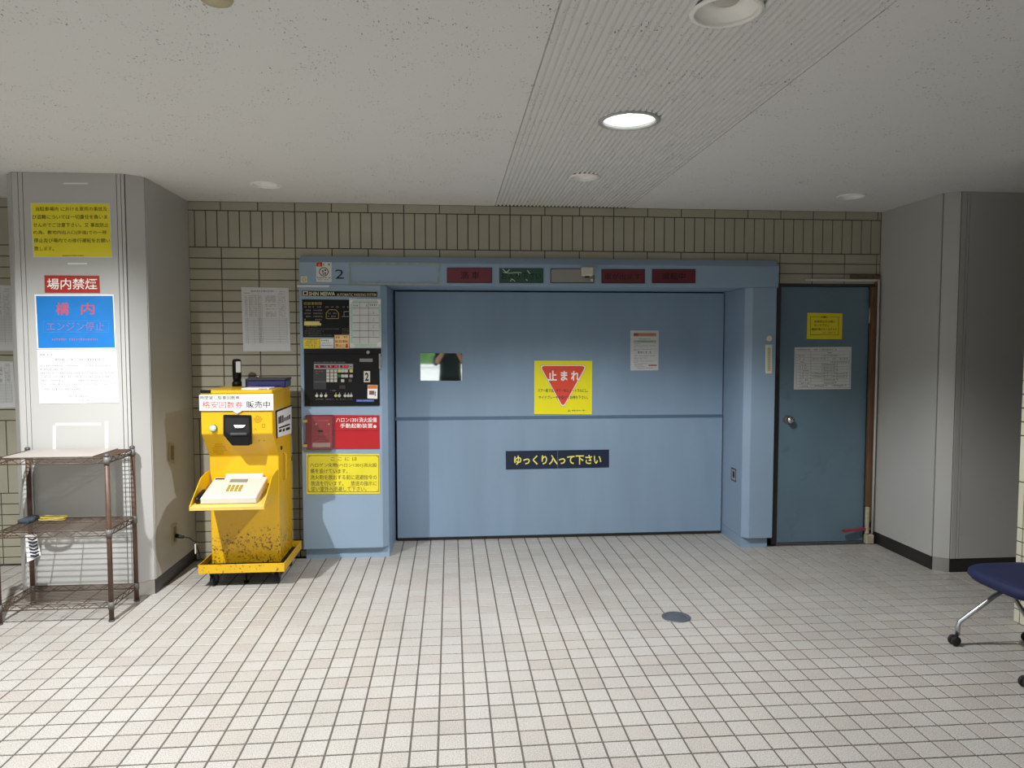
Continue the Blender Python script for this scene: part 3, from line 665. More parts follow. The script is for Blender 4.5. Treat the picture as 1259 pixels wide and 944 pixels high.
mb = MB(); mb.box(a.x-0.001, b_.x, YB-0.016, YB-0.012+0.0115, b_.z-0.004, a.z+0.01); mb.tube([(b_.x-0.004, YB-0.014, a.z-0.012), (b_.x-0.002, YB-0.034, a.z-0.022), (b_.x, YB-0.034, b_.z+0.022), (b_.x, YB-0.014, b_.z+0.012)], 0.0045, 8); mb.build('handle', 'steel', op)
o, F_ = sheet('notice_sticker', [K6(996, 550), K6(1136, 552), K6(1132, 746), K6(993, 742)], YB-0.012, 'white_paper', 'white sticker with orange head on the black operating panel', 'sticker')
mb = MB(); F_.rect(mb, K6(998, 553), K6(1133, 604)); ink(mb, 'orange_head', mat('orange_dull', (206, 122, 62), 0.5), o)
mb = MB(); F_.rect(mb, K6(1018, 632), K6(1090, 690)); F_.rect(mb, K6(1096, 640), K6(1110, 708)); ink(mb, 'print', mat('ink_brown', (120, 84, 80), 0.6), o)

# fire-suppression box
a, b_ = atY(*K7(46, 90), YB-0.03), atY(*K7(338, 452), YB-0.03)
hb = thing('manual_release_box', ((a.x+b_.x)/2, YB, b_.z), 'dark red manual release box with clear cover on the blue column', 'alarm box')
mb = MB(); mb.box(a.x, b_.x, YB-0.026, YB-0.0005, b_.z, a.z); mb.build('housing', mat('box_red', (112, 20, 28), 0.3, coat=0.4), hb, bevel=0.003)
o, F_ = plate('cover', K7(108, 98), K7(334, 446), mat('cover_red', (128, 40, 46), 0.2, coat=0.6), hb, t=0.004, Y=YB-0.026, bevel=0.001)
mb = MB(); F_.print_row(mb, K7(142, 0)[0], K7(290, 0)[0], K7(0, 146)[1], 1.6, 0.9)
for y, x0, x1 in ((292, 150, 270), (330, 150, 270), (360, 155, 255)): F_.print_row(mb, K7(x0, 0)[0], K7(x1, 0)[0], K7(0, y)[1], 1.5, 0.85)
ink(mb, 'print', mat('ink_rose', (170, 84, 88), 0.5), o)
mb = MB(); F_.rect(mb, K7(180, 248), K7(234, 264)); ink(mb, 'dark_print', 'ink_black', o)
mb = MB(); F_.rect(mb, K7(122, 380), K7(310, 425)); ink(mb, 'grey_label', mat('label_rosegrey', (166, 140, 138), 0.4), o)
for x in (162, 295): knob(o, K7(x, 182), 0.006, 'brass', 'screw', 0.003, YB-0.030, 10)
for y in (152, 412):
    a_, c_ = atY(*K7(6, y-15), YB-0.03), atY(*K7(68, y+15), YB-0.03); mb = MB(); mb.box(a_.x+0.008, c_.x, YB-0.034, YB-0.0006, c_.z, a_.z); mb.build('hinge', 'brass', hb, bevel=0.002)
o, F_ = sheet('sign', [K7(346, 88), K7(828, 90), K7(832, 444), K7(352, 446)], YB, mat('halon_red', (178, 22, 32), 0.35), 'red fire suppression sign with white letters beside the release box', 'sign', t=0.004)
mb = MB(); F_.text(mb, 'ハロン1301消火設備', K7(372, 112), K7(800, 164), bold=0.005); F_.text(mb, '手動起動装置', K7(415, 176), K7(756, 224), bold=0.005)
c_ = K7(780, 208); F_.poly(mb, [(c_[0]+2*math.cos(k*math.pi/6), c_[1]+1.9*math.sin(k*math.pi/6)) for k in range(12)]); ink(mb, 'lettering', 'ink_white', o)
mb = MB(); F_.rect(mb, K7(350, 250), K7(830, 256)); ink(mb, 'fold_line', mat('red_line', (140, 16, 26), 0.5), o)
o, F_ = sheet('sign', [K7(55, 496), K7(828, 498), K7(832, 918), K7(60, 922)], YB, mat('halon_yellow', (228, 214, 48), 0.4, var=0.05), 'yellow halogen gas warning sign with round-cornered border line', 'sign', t=0.003)
mb = MB(); F_.text(mb, 'こ こ に は', K7(315, 530), K7(592, 568)); F_.text(mb, 'ハロゲン化物(ハロン1301)消火設', K7(95, 594), K7(800, 642)); F_.text(mb, '備を設けています。', K7(100, 654), K7(492, 702)); F_.text(mb, '消火剤を放出する前に退避指令の', K7(100, 718), K7(800, 768)); F_.text(mb, '放送を行います。　放送の指示に', K7(105, 783), K7(800, 832)); F_.text(mb, '従い室外へ退避して下さい。', K7(105, 840), K7(692, 892)); ink(mb, 'lettering', mat('ink_darkolive', (70, 62, 24), 0.6), o)
mb = MB(); F_.frame(mb, K7(72, 512), K7(822, 900), 0.55)
for x, y, dx, dy in ((72, 512, 1, 1), (822, 512, -1, 1), (72, 900, 1, -1), (822, 900, -1, -1)):
    F_.poly(mb, [K7(x, y+26*dy), K7(x+26*dx, y), K7(x+31*dx, y), K7(x, y+31*dy)] if dx*dy < 0 else [K7(x, y+31*dy), K7(x+31*dx, y), K7(x+26*dx, y), K7(x, y+26*dy)])
ink(mb, 'border_line', mat('ink_redbrown', (130, 48, 30), 0.6), o)

# ================================================================== LIFT DOOR
ld_ = thing('lift_door', ((DXL+DXR)/2, YD, 0), 'wide blue two-leaf car lift door inside the portal', 'door')
ZS = 0.909
mb = MB(); mb.box(DXL+0.008, DXR-0.006, YD, YD+0.045, ZS+0.010, ZH0-0.010); mb.build('upper_leaf', bluedoor, ld_, bevel=0.003)
mb = MB(); mb.box(DXL+0.012, DXR-0.008, YD-0.012, YD+0.033, 0.022, ZS-0.012); mb.build('lower_leaf', bluedoor, ld_, bevel=0.004)
mb = MB(); mb.box(DXL+0.002, DXR-0.002, YD+0.004, YD+0.04, ZS-0.012, ZS+0.010); mb.build('joint_strip', mat('door_joint', (84, 108, 132), 0.5), ld_)
mb = MB(); mb.box(DXL+0.012, DXR-0.008, YD-0.006, YD+0.03, 0.0015, 0.0215); mb.build('rubber_seal', 'rubber', ld_)
KD = crop(480, 380, 0.33360)
mq = [KD(110, 162), KD(264, 163), KD(264, 264), KD(111, 263)]
o, F_ = sheet('safety_mirror', mq, YD, mat('mirror_glass', (232, 236, 236), 0.03, metal=1.0), 'small rectangular mirror on the upper leaf of the lift door', 'mirror', t=0.004)
K11 = crop(645, 435, 0.08475)
o, F_ = sheet('stop_sign', [K11(142, 98), K11(980, 100), K11(975, 878), K11(140, 872)], YD, mat('stop_yellow', (240, 230, 20), 0.4), 'yellow square sign with a red inverted triangle reading stop', 'sign', t=0.003)
def tri(r):
    c_ = Vector((557, 372)); P = [Vector((205, 160)), Vector((912, 160)), Vector((557, 800))]; out = []
    for i in range(3):
        p = P[i]; 
        for k in (-1, 1):
            d = (P[(i+k) % 3]-p).normalized(); out.append(p+d*52)
    res = []
    for i in range(3):
        a_, b_ = out[2*i], out[2*i+1]; res += [a_, (a_+b_+P[i]*1.2)/3.2, b_]
    # order: prev-side, corner, next-side
    return [K11(*(c_+(v-c_)*r)) for v in res]
for r, m, nm, lf in ((1.0, 'ink_red', 'triangle_outline', 1.0), (0.985, 'ink_white', 'triangle_border', 1.5), (0.93, 'stop_red', 'triangle', 2.0)):
    mb = MB(); F_.poly(mb, tri(r), lf); ink(mb, nm, m, o)
mb = MB(); F_.text(mb, '止 ま れ', K11(342, 242), K11(800, 390), bold=0.03, lift=2.6); ink(mb, 'lettering', 'ink_white', o)
mb = MB(); F_.text(mb, 'ドアー前では、ギヤーをニュートラルにし、', K11(200, 505), K11(920, 556), lift=2.6, bold=0.012); F_.text(mb, 'サイドブレーキを掛けてお待ち下さい。', K11(202, 604), K11(916, 656), lift=2.6, bold=0.012)
F_.print_row(mb, K11(682, 0)[0], K11(908, 0)[0], K11(0, 821)[1], 1.7, 0.9); F_.poly(mb, [K11(*p) for p in ((625, 835), (645, 805), (650, 805), (640, 835))]); F_.rect(mb, K11(650, 822), K11(664, 836)); ink(mb, 'small_lettering', mat('ink_indigo', (36, 34, 74), 0.6), o)
o, F_ = sheet('slow_sign', [KD(425, 523), KD(806, 517.5), KD(806, 583), KD(426, 591)], YD-0.012, 'navy', 'dark navy strip sign with yellow letters on the lower leaf', 'sign', t=0.003)
mb = MB(); F_.text(mb, 'ゆっくり入って下さい', KD(456, 538), KD(777, 572), bold=0.022, skew=-0.9); ink(mb, 'lettering', mat('ink_lemon', (238, 226, 110), 0.5), o)
mb = MB(); F_.rect(mb, KD(615, 521), KD(617.5, 588)); ink(mb, 'seam', mat('seam_grey', (88, 98, 112), 0.5), o)
KPo = crop(770, 400, 0.06356)
o, F_ = sheet('poster', [KPo(80, 98), KPo(628, 98), KPo(620, 868), KPo(82, 872)], YD, 'paper_grey', 'small white printed poster on the right of the upper leaf', 'poster')
mb = MB(); F_.rect(mb, KPo(140, 145), KPo(580, 212)); ink(mb, 'orange_band', mat('poster_orange', (196, 138, 108), 0.6), o)
mb = MB(); F_.rect(mb, KPo(140, 285), KPo(580, 335)); ink(mb, 'green_band', mat('poster_green', (158, 184, 158), 0.6), o)
mb = MB()
for y, a, b_, h_ in ((262, 240, 470, 1.3), (312, 220, 510, 1.3), (355, 145, 280, 0.7), (392, 145, 580, 0.9), (412, 145, 320, 0.8), (462, 140, 580, 0.8), (480, 145, 220, 0.7), (586, 145, 560, 0.9), (690, 145, 560, 0.8), (712, 145, 220, 0.7), (740, 165, 410, 0.7), (765, 160, 300, 0.7), (795, 160, 350, 0.7), (826, 210, 500, 1.0)): F_.print_row(mb, KPo(a, 0)[0], KPo(b_, 0)[0], KPo(0, y)[1], h_, 0.9, lift=1.6)
F_.print_row(mb, KPo(222, 0)[0], KPo(335, 0)[0], KPo(0, 522)[1], 3.0, 0.9); F_.print_row(mb, KPo(370, 0)[0], KPo(475, 0)[0], KPo(0, 522)[1], 3.0, 0.9); F_.print_row(mb, KPo(200, 0)[0], KPo(540, 0)[0], KPo(0, 180)[1], 1.6, 0.9, lift=1.6); ink(mb, 'print', mat('ink_soft', (96, 104, 102), 0.6), o)
mb = MB()
for y, a, b_ in ((630, 145, 410), (650, 145, 300)): F_.print_row(mb, KPo(a, 0)[0], KPo(b_, 0)[0], KPo(0, y)[1], 0.9, 0.9)
F_.rect(mb, KPo(430, 760), KPo(590, 782)); F_.rect(mb, KPo(145, 155), KPo(230, 198), 1.6); ink(mb, 'red_print', mat('ink_maroon', (150, 70, 72), 0.6), o)

# shaft box added against light leaks, and the store behind the steel door
mb = MB(); mb.box(DXL-0.1, DXR+0.1, YD+0.30, YD+0.34, 0, 2.1); mb.box(DXL-0.14, DXL-0.1, YD+0.06, YD+0.34, 0, 2.1); mb.box(DXR+0.1, DXR+0.14, YD+0.06, YD+0.34, 0, 2.1); mb.box(DXL-0.1, DXR+0.1, YD+0.06, YD+0.34, 2.1, 2.14)
tag(mb.build('wall_shaft_blocker', mat('shaft_dark', (60, 60, 60), 0.9)), 'dark shaft wall added behind the lift door against light leaks', kind='structure')
mb = MB(); mb.box(2.27, 3.09, G+0.125, G+0.16, 0, 2.0)
tag(mb.build('wall_store', MATS['shaft_dark']), 'dark wall behind the steel door', kind='structure')

# ================================================================== STEEL DOOR
YS = 4.945
dblue = mat('steel_door_blue', (98, 121, 135), 0.4, var=0.10, vscale=3.5, bump=0.03, bscale=60)
spots(dblue, (78, 92, 98), 5, 0.60, 0.85)
mat('frame_dark', (58, 60, 62), 0.5, var=0.15, vscale=12)
d1 = thing('door_1', (2.66, YS, 0), 'narrow grey-blue steel door to the right of the portal', None, kind='structure')
dxl, dxr, dzt = atY(957, 520, YS).x, atY(1064.5, 520, YS).x, 1.868
mb = MB(); mb.box(dxl, dxr, YS, YS+0.035, 0.012, dzt); leaf = mb.build('door_leaf', dblue, d1, bevel=0.002)
mb = MB(); mb.box(dxl-0.045, dxl-0.004, YS-0.012, YS+0.06, 0, dzt+0.045); mb.box(dxl-0.004, dxr+0.004, YS-0.012, YS+0.06, dzt+0.004, dzt+0.045); mb.box(dxr+0.004, dxr+0.042, YS-0.012, YS+0.06, 0, dzt+0.045); mb.box(dxl-0.004, dxr+0.004, YS+0.036, YS+0.06, 0, dzt+0.004); mb.build('door_frame', 'frame_dark', d1)
mb = MB(); mb.box(dxl-0.004, dxr+0.004, YS-0.012, YS+0.035, 0.0005, 0.010); mb.build('threshold', 'steel', d1)
p = atY(967.5, 515.5, YS); 
mb = MB(); mb.cyl((p.x, YS, p.z), (p.x, YS-0.006, p.z), 0.031, 24); kn = mb.build('knob_plate', 'steel', d1)
mb = MB(); mb.lathe([(0.012, -0.004), (0.011, -0.026), (0.022, -0.034), (0.027, -0.046), (0.024, -0.058), (0.0005, -0.062)], (p.x+0.004, YS, p.z), 24, axis='Y'); mb.build('knob', 'chrome', d1)
for py in (388, 505, 625):
    a = atY(1069.5, py, YS-0.015); mb = MB(); mb.cyl((a.x, YS-0.014, a.z-0.055), (a.x, YS-0.014, a.z+0.055), 0.008, 10); mb.build('hinge', 'steel', d1)
K12 = crop(970, 375, 0.1166)
o, F_ = sheet('door_notice', [K12(197, 80), K12(565, 88), K12(558, 360), K12(188, 358)], YS, mat('notice_yellow', (222, 206, 40), 0.45), 'small yellow notice with thin border on the steel door', 'notice')
mb = MB(); F_.text(mb, 'お願い', K12(335, 114), K12(418, 139), bold=0.01); F_.text(mb, '非常時以外は開け', K12(265, 162), K12(488, 188), bold=0.005); F_.text(mb, 'ないで下さい', K12(265, 200), K12(428, 225), bold=0.01); F_.text(mb, '機械が動かなくなります', K12(238, 242), K12(506, 267), bold=0.005); F_.print_row(mb, K12(360, 0)[0], K12(490, 0)[0], K12(0, 294)[1], 1.2, 0.7); ink(mb, 'lettering', mat('ink_darkolive', (70, 62, 24), 0.6), o)
mb = MB(); F_.rect(mb, K12(226, 122), K12(325, 125)); F_.rect(mb, K12(430, 124), K12(532, 127)); F_.rect(mb, K12(224, 122), K12(228, 312)); F_.rect(mb, K12(520, 125), K12(524, 318)); F_.rect(mb, K12(220, 312), K12(524, 316)); ink(mb, 'border_line', mat('ink_olive', (96, 84, 30), 0.6), o)
o, F_ = sheet('dimension_table', [K12(62, 445), K12(660, 440), K12(652, 885), K12(52, 890)], YS, 'paper_grey', 'white sheet with a table of car sizes on the steel door', 'notice')
mb = MB(); F_.print_row(mb, K12(80, 0)[0], K12(500, 0)[0], K12(0, 470)[1], 1.9, 0.9)
for tx, y, a, b_ in (('5,050mm以下', 628, 345, 520), ('1,850mm以下', 660, 345, 520), ('1,550mm以下', 690, 345, 520), ('1,550mm以下', 786, 345, 520), ('120mm以下', 820, 370, 500), ('1,720mm以下', 722, 248, 418), ('1,770mm以下', 722, 450, 620), ('1,750mm以下', 753, 248, 418), ('1,810mm以下', 752, 450, 620), ('1,800kg以下', 852, 252, 406), ('1,800kg以下', 850, 452, 608)): F_.text(mb, tx, K12(a, y-11), K12(b_, y+11), bold=0.01)
for y, a, b_ in ((504, 412, 470), (534, 345, 540), (567, 245, 430), (567, 458, 620), (600, 440, 630), (536, 95, 165), (570, 92, 165), (602, 90, 160), (634, 135, 200), (664, 135, 200), (692, 132, 215), (724, 130, 208), (757, 130, 208), (790, 132, 200), (824, 130, 215), (856, 132, 200)): F_.print_row(mb, K12(a, 0)[0], K12(b_, 0)[0], K12(0, y)[1], 1.6, 0.7)
ink(mb, 'print', mat('ink_soft', (96, 104, 102), 0.6), o)
mb = MB()
for y in (488, 520, 552, 584, 614, 644, 676, 708, 740, 772, 804, 836, 868): F_.rect(mb, K12(74, y), K12(642, y+2.4))
F_.rect(mb, K12(74, 488), K12(77, 870)); F_.rect(mb, K12(116, 614), K12(119, 870)); F_.rect(mb, K12(230, 488), K12(233, 870)); F_.rect(mb, K12(640, 488), K12(643, 870)); F_.rect(mb, K12(432, 708), K12(434, 772)); ink(mb, 'table_lines', mat('ink_line', (128, 132, 132), 0.6), o)
# timber and conduit beside the door
wood = mat('old_wood', (104, 76, 54), 0.7, var=0.3, vscale=10, stretch=(8, 8, 0.6))
xa, xb, xc = atY(1070.0, 420, W-0.02).x, atY(1074.4, 420, W-0.02).x, atY(1079.0, 400, W-0.02).x
b_ = atY(1075, 622, W-0.02); cz = 1.917
mb = MB(); mb.box(xa, xb, W-0.028, W-0.001, b_.z, 1.868); tag(mb.build('timber_batten', wood, bevel=0.002), 'brown timber batten screwed beside the steel door', 'batten', 'door battens')
mb = MB(); mb.box(xb+0.003, xc-0.010, W-0.022, W-0.001, 0.16, 1.905); tag(mb.build('timber_batten', wood, bevel=0.002), 'thin dark timber batten next to the white conduit', 'batten', 'door battens')
a = atY(990, 348.5, W-0.02)
mb = MB(); mb.tube([(xc, W-0.022, 0.075), (xc, W-0.022, cz)], 0.0085, 8); tag(mb.build('conduit', mat('conduit_white', (196, 196, 190), 0.5, var=0.1)), 'white plastic conduit rising along the door edge', 'conduit')
mb = MB(); mb.box(a.x, xc-0.012, W-0.022, W-0.001, cz-0.012, cz+0.004); tag(mb.build('cable_cover', 'conduit_white', bevel=0.001), 'thin white cable cover strip above the steel door', 'cable cover')
mb = MB(); mb.box(2.86, xc+0.01, W-0.020, W-0.001, cz+0.012, cz+0.034); tag(mb.build('timber_strip', wood, bevel=0.001), 'short brown timber strip above the door corner', 'batten', 'door battens')
p, q = atY(1037, 653, YS-0.07), atY(1072, 651, YS-0.03)
mb = MB(); mb.prism([(p.x, YS-0.075, p.z-0.008), (q.x, YS-0.03, p.z-0.006), (q.x, YS-0.03, p.z+0.010), (p.x, YS-0.075, p.z+0.006)], (0, 0.028, 0)); tag(mb.build('door_stay', mat('stay_red', (150, 64, 70), 0.5, var=0.2)), 'red metal door stay low on the hinge side', 'door stay')
mb = MB(); mb.box(xa-0.004, xc+0.004, W-0.046, W-0.004, 0.001, 0.070); mb.box(xa+0.001, xb, W-0.030, W-0.004, 0.070, b_.z-0.004); tag(mb.build('pipe_stub', mat('concrete_beige', (172, 164, 140), 0.8, var=0.25, vscale=30), bevel=0.006), 'crumbly beige plaster stub at the foot of the batten', 'plaster')
# thermometer and key plate on the right column
KT = crop(930, 390, 0.15873)
p = atY(*KT(95, 325), YB)
t = thing('thermometer', (p.x, YB, atY(*KT(95, 438), YB).z), 'narrow white thermometer with round head on the right column', 'thermometer')
o, F_ = plate('scale_plate', KT(72, 212), KT(122, 436), mat('thermo_cream', (214, 212, 190), 0.5), t, t=0.006, bevel=0.001)
mb = MB()
for k in range(18): y = 240+k*10; F_.rect(mb, KT(84, y), KT(92, y+3)); F_.rect(mb, KT(103, y), KT(111, y+3))
F_.rect(mb, KT(96, 230), KT(99, 415)); ink(mb, 'scale_marks', 'ink_black', o)
p = atY(*KT(97, 164), YB); mb = MB(); mb.cyl((p.x, YB-0.008, p.z), (p.x, YB, p.z), 0.020, 24); mb.build('round_head', MATS['thermo_cream'], t)
KR = crop(880, 560, 0.13769)
pa, pb = atX(*KR(140, 105), 2.17), None
xk = DXR+0.002+(XRi-0.040-DXR)*0.62
kk = [KR(138, 103), KR(182, 122), KR(181, 238), KR(137, 215)]
# inner face of the right column: plane from (DXR,YD+.06) to (XRi-.04,YB+.04)
p0 = Vector((DXR+0.002, YD+0.06, 0)); p1 = Vector((XRi-0.040, YB+0.040, 0)); nn = Vector((p1.y-p0.y, -(p1.x-p0.x), 0)).normalized()
if nn.x > 0: nn = -nn
def atIn(x, y, off=0.0): d = ray(x, y); tt = ((p0+nn*off-CAM).dot(nn))/d.dot(nn); return CAM+d*tt
FI = Face(lambda x, y: atIn(x, y, 0.002), nn*0.0008)
mb = MB(); mb.prism([atIn(*p, 0.002) for p in kk], -nn*0.0017); kpz = tag(mb.build('key_plate', 'grey_plastic'), 'small grey key plate low on the inner side of the right column', 'key plate')
mb = MB(); FI.poly(mb, [KR(138, 103), KR(182, 122), KR(182, 132), KR(138, 113)]); FI.poly(mb, [KR(137, 206), KR(181, 228), KR(181, 238), KR(137, 215)]); FI.poly(mb, [KR(152, 138), KR(168, 145), KR(168, 200), KR(152, 190)]); FI.poly(mb, [KR(138, 110), KR(142, 111), KR(141, 212), KR(137, 210)]); FI.poly(mb, [KR(178, 125), KR(182, 126), KR(181, 230), KR(177, 228)]); ink(mb, 'key_slot', 'black_matte', kpz)

# ================================================================== NOTICES ON THE PILLAR
YQ = YP
K1 = crop(30, 240, 0.09531); K2 = crop(40, 330, 0.11122); K3 = crop(40, 425, 0.08737)
o, F_ = sheet('parking_notice', [K1(75, 95), K1(1105, 100), K1(1135, 805), K1(110, 800)], YQ, 'paper_grey', 'yellow notice with six lines of black text high on the pillar', 'notice')
mb = MB(); F_.poly(mb, [K1(86, 106), K1(1095, 111), K1(1124, 794), K1(121, 790)]); ink(mb, 'yellow_print', 'sign_yellow', o)
mb = MB()
for tx, a, b_ in (('当駐車場内 における車両の事故及', (145, 150), (1070, 205)), ('び盗難については一切責任を負いま', (105, 252), (1072, 308)), ('せんのでご注意下さい。又 事故防止', (115, 356), (1086, 412)), ('の為、敷地内出入口(歩道)での一時', (120, 454), (1062, 510)), ('停止及び場内での徐行運転をお願い', (125, 556), (1104, 612)), ('致します。', (130, 660), (382, 716))): F_.text(mb, tx, K1(*a), K1(*b_), bold=0.003, lift=2.0)
F_.print_row(mb, K1(492, 0)[0], K1(770, 0)[0], K1(0, 780)[1], 1.5, 0.9, lift=2.0); ink(mb, 'lettering', mat('ink_darkolive', (70, 62, 24), 0.6), o)
o, F_ = sheet('no_smoking_sign', [K2(130, 75), K2(735, 80), K2(745, 270), K2(135, 268)], YQ, 'sign_red', 'red no smoking sign with large white characters on the pillar', 'sign')
mb = MB(); F_.text(mb, '場内禁煙', K2(160, 110), K2(715, 232), bold=0.008); ink(mb, 'lettering', 'ink_white', o)
o, F_ = sheet('engine_stop_sign', [K2(20, 286), K2(897, 286), K2(926, 884), K2(54, 891)], YQ, 'white_paper', 'blue sign with red characters and white edge on the pillar', 'sign')
mb = MB(); F_.poly(mb, [K2(38, 305), K2(886, 303), K2(912, 874), K2(66, 880)]); ink(mb, 'blue_print', 'sign_blue', o)
mb = MB(); F_.text(mb, '構', K2(260, 376), K2(406, 516), bold=0.01, lift=2.0); F_.text(mb, '内', K2(540, 380), K2(686, 510), bold=0.01, lift=2.0); ink(mb, 'lettering', mat('ink_fadedred', (196, 78, 92), 0.6), o)
mb = MB(); F_.text(mb, 'エンジン停止', K2(160, 590), K2(792, 690), bold=-0.006, lift=2.0); F_.print_row(mb, K2(152, 0)[0], K2(745, 0)[0], K2(0, 785)[1], 3.0, 0.8, lift=2.0); ink(mb, 'faded_lettering', mat('ink_mauve', (140, 104, 156), 0.6), o)
mb = MB(); F_.frame(mb, K2(120, 578), K2(845, 706), 0.35, 2.0); ink(mb, 'thin_frame', mat('ink_blueline', (84, 132, 196), 0.6), o)
o, F_ = sheet('letter_notice', [K3(65, 55), K3(1180, 55), K3(1215, 800), K3(100, 815)], YQ, 'white_paper', 'white letter sheet with faint grey lines below the blue sign', 'notice')
mb = MB()
for y, a, b_, h_ in ((125, 100, 275, 2.6), (195, 320, 955, 2.6), (282, 110, 1135, 2.0), (333, 110, 435, 2.0), (386, 115, 1152, 2.0), (436, 120, 1145, 2.0), (488, 125, 1152, 2.0), (540, 125, 1168, 2.0), (612, 170, 670, 2.4), (712, 515, 820, 2.2), (766, 650, 805, 2.2)): F_.print_row(mb, K3(a, 0)[0], K3(b_, 0)[0], K3(0, y)[1], h_, 0.8)
ink(mb, 'print', mat('ink_pale', (132, 134, 140), 0.6), o)
tapem = mat('tape_white', (222, 224, 218), 0.4)
for k, (x0, y0, x1, y1) in enumerate(((78, 224.5, 108, 226.5), (83, 323, 107, 325), (68, 520, 124, 523), (65, 523, 68.5, 552), (129, 518, 133, 552))):
    mb = MB(); mb.prism([atY(x0, y0, YQ-0.0006), atY(x1, y0, YQ-0.0006), atY(x1, y1, YQ-0.0006), atY(x0, y1, YQ-0.0006)], (0, 0.0004, 0))
    tag(mb.build('tape_residue', tapem), ['white tape residue near the top of the pillar', 'white tape residue under the yellow pillar notice', 'long level tape residue above the wire shelf', 'upright tape residue above the shelf, left piece', 'upright tape residue above the shelf, right piece'][k], 'tape', 'tape marks on the pillar')
def list_sheet(q, label, cells, Y=W):
    """a printed list with a heading, columns and rows; q four pixel corners"""
    o, F_ = sheet('list_notice', q, Y-0.001, 'paper_grey', label, 'notice')
    def uv(u, v):
        a = [q[0][i]+(q[1][i]-q[0][i])*u for i in (0, 1)]; b_ = [q[3][i]+(q[2][i]-q[3][i])*u for i in (0, 1)]; return (a[0]+(b_[0]-a[0])*v, a[1]+(b_[1]-a[1])*v)
    mb = MB(); H_ = q[3][1]-q[0][1]
    def row(u0, u1, v, h_, fill=0.9): p, r = uv(u0, v), uv(u1, v); F_.print_row(mb, p[0], r[0], p[1], h_, fill)
    row(0.2, 0.68, 0.06, 1.9, 1.0); row(0.8, 0.92, 0.06, 0.9); row(0.06, 0.18, 0.095, 1.0); row(0.78, 0.92, 0.095, 0.9)
    for k in range(15):
        v = 0.135+k*0.0225
        for u0, u1 in ((0.07, 0.1), (0.15, 0.23), (0.27, 0.32), (0.35, 0.41)): row(u0, u1, v, 1.0)
        if k not in (5, 8, 10): row(0.5, 0.72, v, 1.1, 0.8)
        row(0.79, 0.92, v, 0.9, 0.6)
    for k in range(17): row(0.35, 0.41, 0.48+k*0.0235, 1.1, 1.0); row(0.055, 0.075, 0.48+k*0.0235, 0.8); row(0.93, 0.95, 0.48+k*0.0235, 0.7)
    ink(mb, 'print', mat('ink_list', (88, 90, 94), 0.6), o)
    mb = MB()
    for k in range(17):
        v = 0.485+k*0.0235; a, b_ = uv(0.07, v), uv(0.94, v); F_.rect(mb, a, (b_[0], a[1]+0.22))
    for u in (0.11, 0.24, 0.345, 0.425, 0.78):
        a, b_ = uv(u, 0.12), uv(u, 0.88); F_.poly(mb, [a, (a[0]+0.22, a[1]), (b_[0]+0.22, b_[1]), b_])
    ink(mb, 'table_lines', mat('ink_line', (128, 132, 132), 0.6), o)
K4 = crop(290, 345, 0.10057)
list_sheet([K4(65, 80), K4(645, 88), K4(670, 862), K4(92, 865)], 'white list of contract spaces taped to the tiles above the machine', 0)
list_sheet([(-36, 349), (15, 351), (18, 431), (-32, 431)], 'white list sheet cut by the left edge, upper of two', 0)
list_sheet([(-34, 443), (16, 444.5), (19, 501), (-31, 503)], 'white list sheet cut by the left edge, lower of two', 0)
mb = MB()
for k in range(4): 
    y0 = 449+k*17; mb.prism([atY(17.5+k*1.0, y0, W-0.004), atY(20.5+k*1.0, y0, W-0.004), atY(21+k*1.0, y0+15, W-0.004), atY(18.2+k*1.0, y0+15, W-0.004)], (0, 0.003, 0))
tag(mb.build('hazard_tape', mat('tape_yellow', (214, 198, 40), 0.5)), 'yellow tape strip along the edge of the lower left list', 'tape')

# ================================================================== TICKET MACHINE ON A WHEELED TRAY
KM = crop(220, 420, 0.32850); K13 = crop(235, 475, 0.12182); K14 = crop(270, 430, 0.09537)
yel = mat('machine_yellow', (222, 174, 6), 0.38, var=0.05, vscale=4, coat=0.2)
spots(yel, (84, 48, 16), 70, 0.52, 0.62, zfade=(0.24, 0.58, 0.25))
yelp = mat('platform_yellow', (216, 172, 18), 0.45, var=0.08, vscale=8); spots(yelp, (90, 56, 22), 60, 0.58, 0.66)
inner = mat('tray_inner', (206, 178, 92), 0.5, var=0.1)
MXL, MXR, MF, MH, MBk = -1.462, -1.052, 4.45, 4.32, 4.80
tm = thing('ticket_machine', ((MXL+MXR)/2, (MF+MBk)/2, 0.11), 'yellow parking ticket vending machine with rust at its foot', 'ticket machine')
mb = MB(); mb.prism([(MXL, y, z) for y, z in ((MF, 0.112), (MF, 0.775), (MH, 0.928), (MH, 1.172), (MBk, 1.166), (MBk, 0.112))], (MXR-MXL, 0, 0)); mb.build('body', yel, tm, bevel=0.004)
mb = MB(); mb.box(MXL+0.004, MXR+0.002, MH-0.004, MBk, 1.166, 1.186); mb.build('top_lid', yel, tm, bevel=0.004)
a, b_ = atY(*K13(95, 36), MH-0.006), atY(*K13(197, 68), MH-0.006); mb = MB(); mb.box(a.x, b_.x, MH-0.008, MH-0.004, b_.z, a.z); mb.build('model_plate', 'black_plastic', tm)
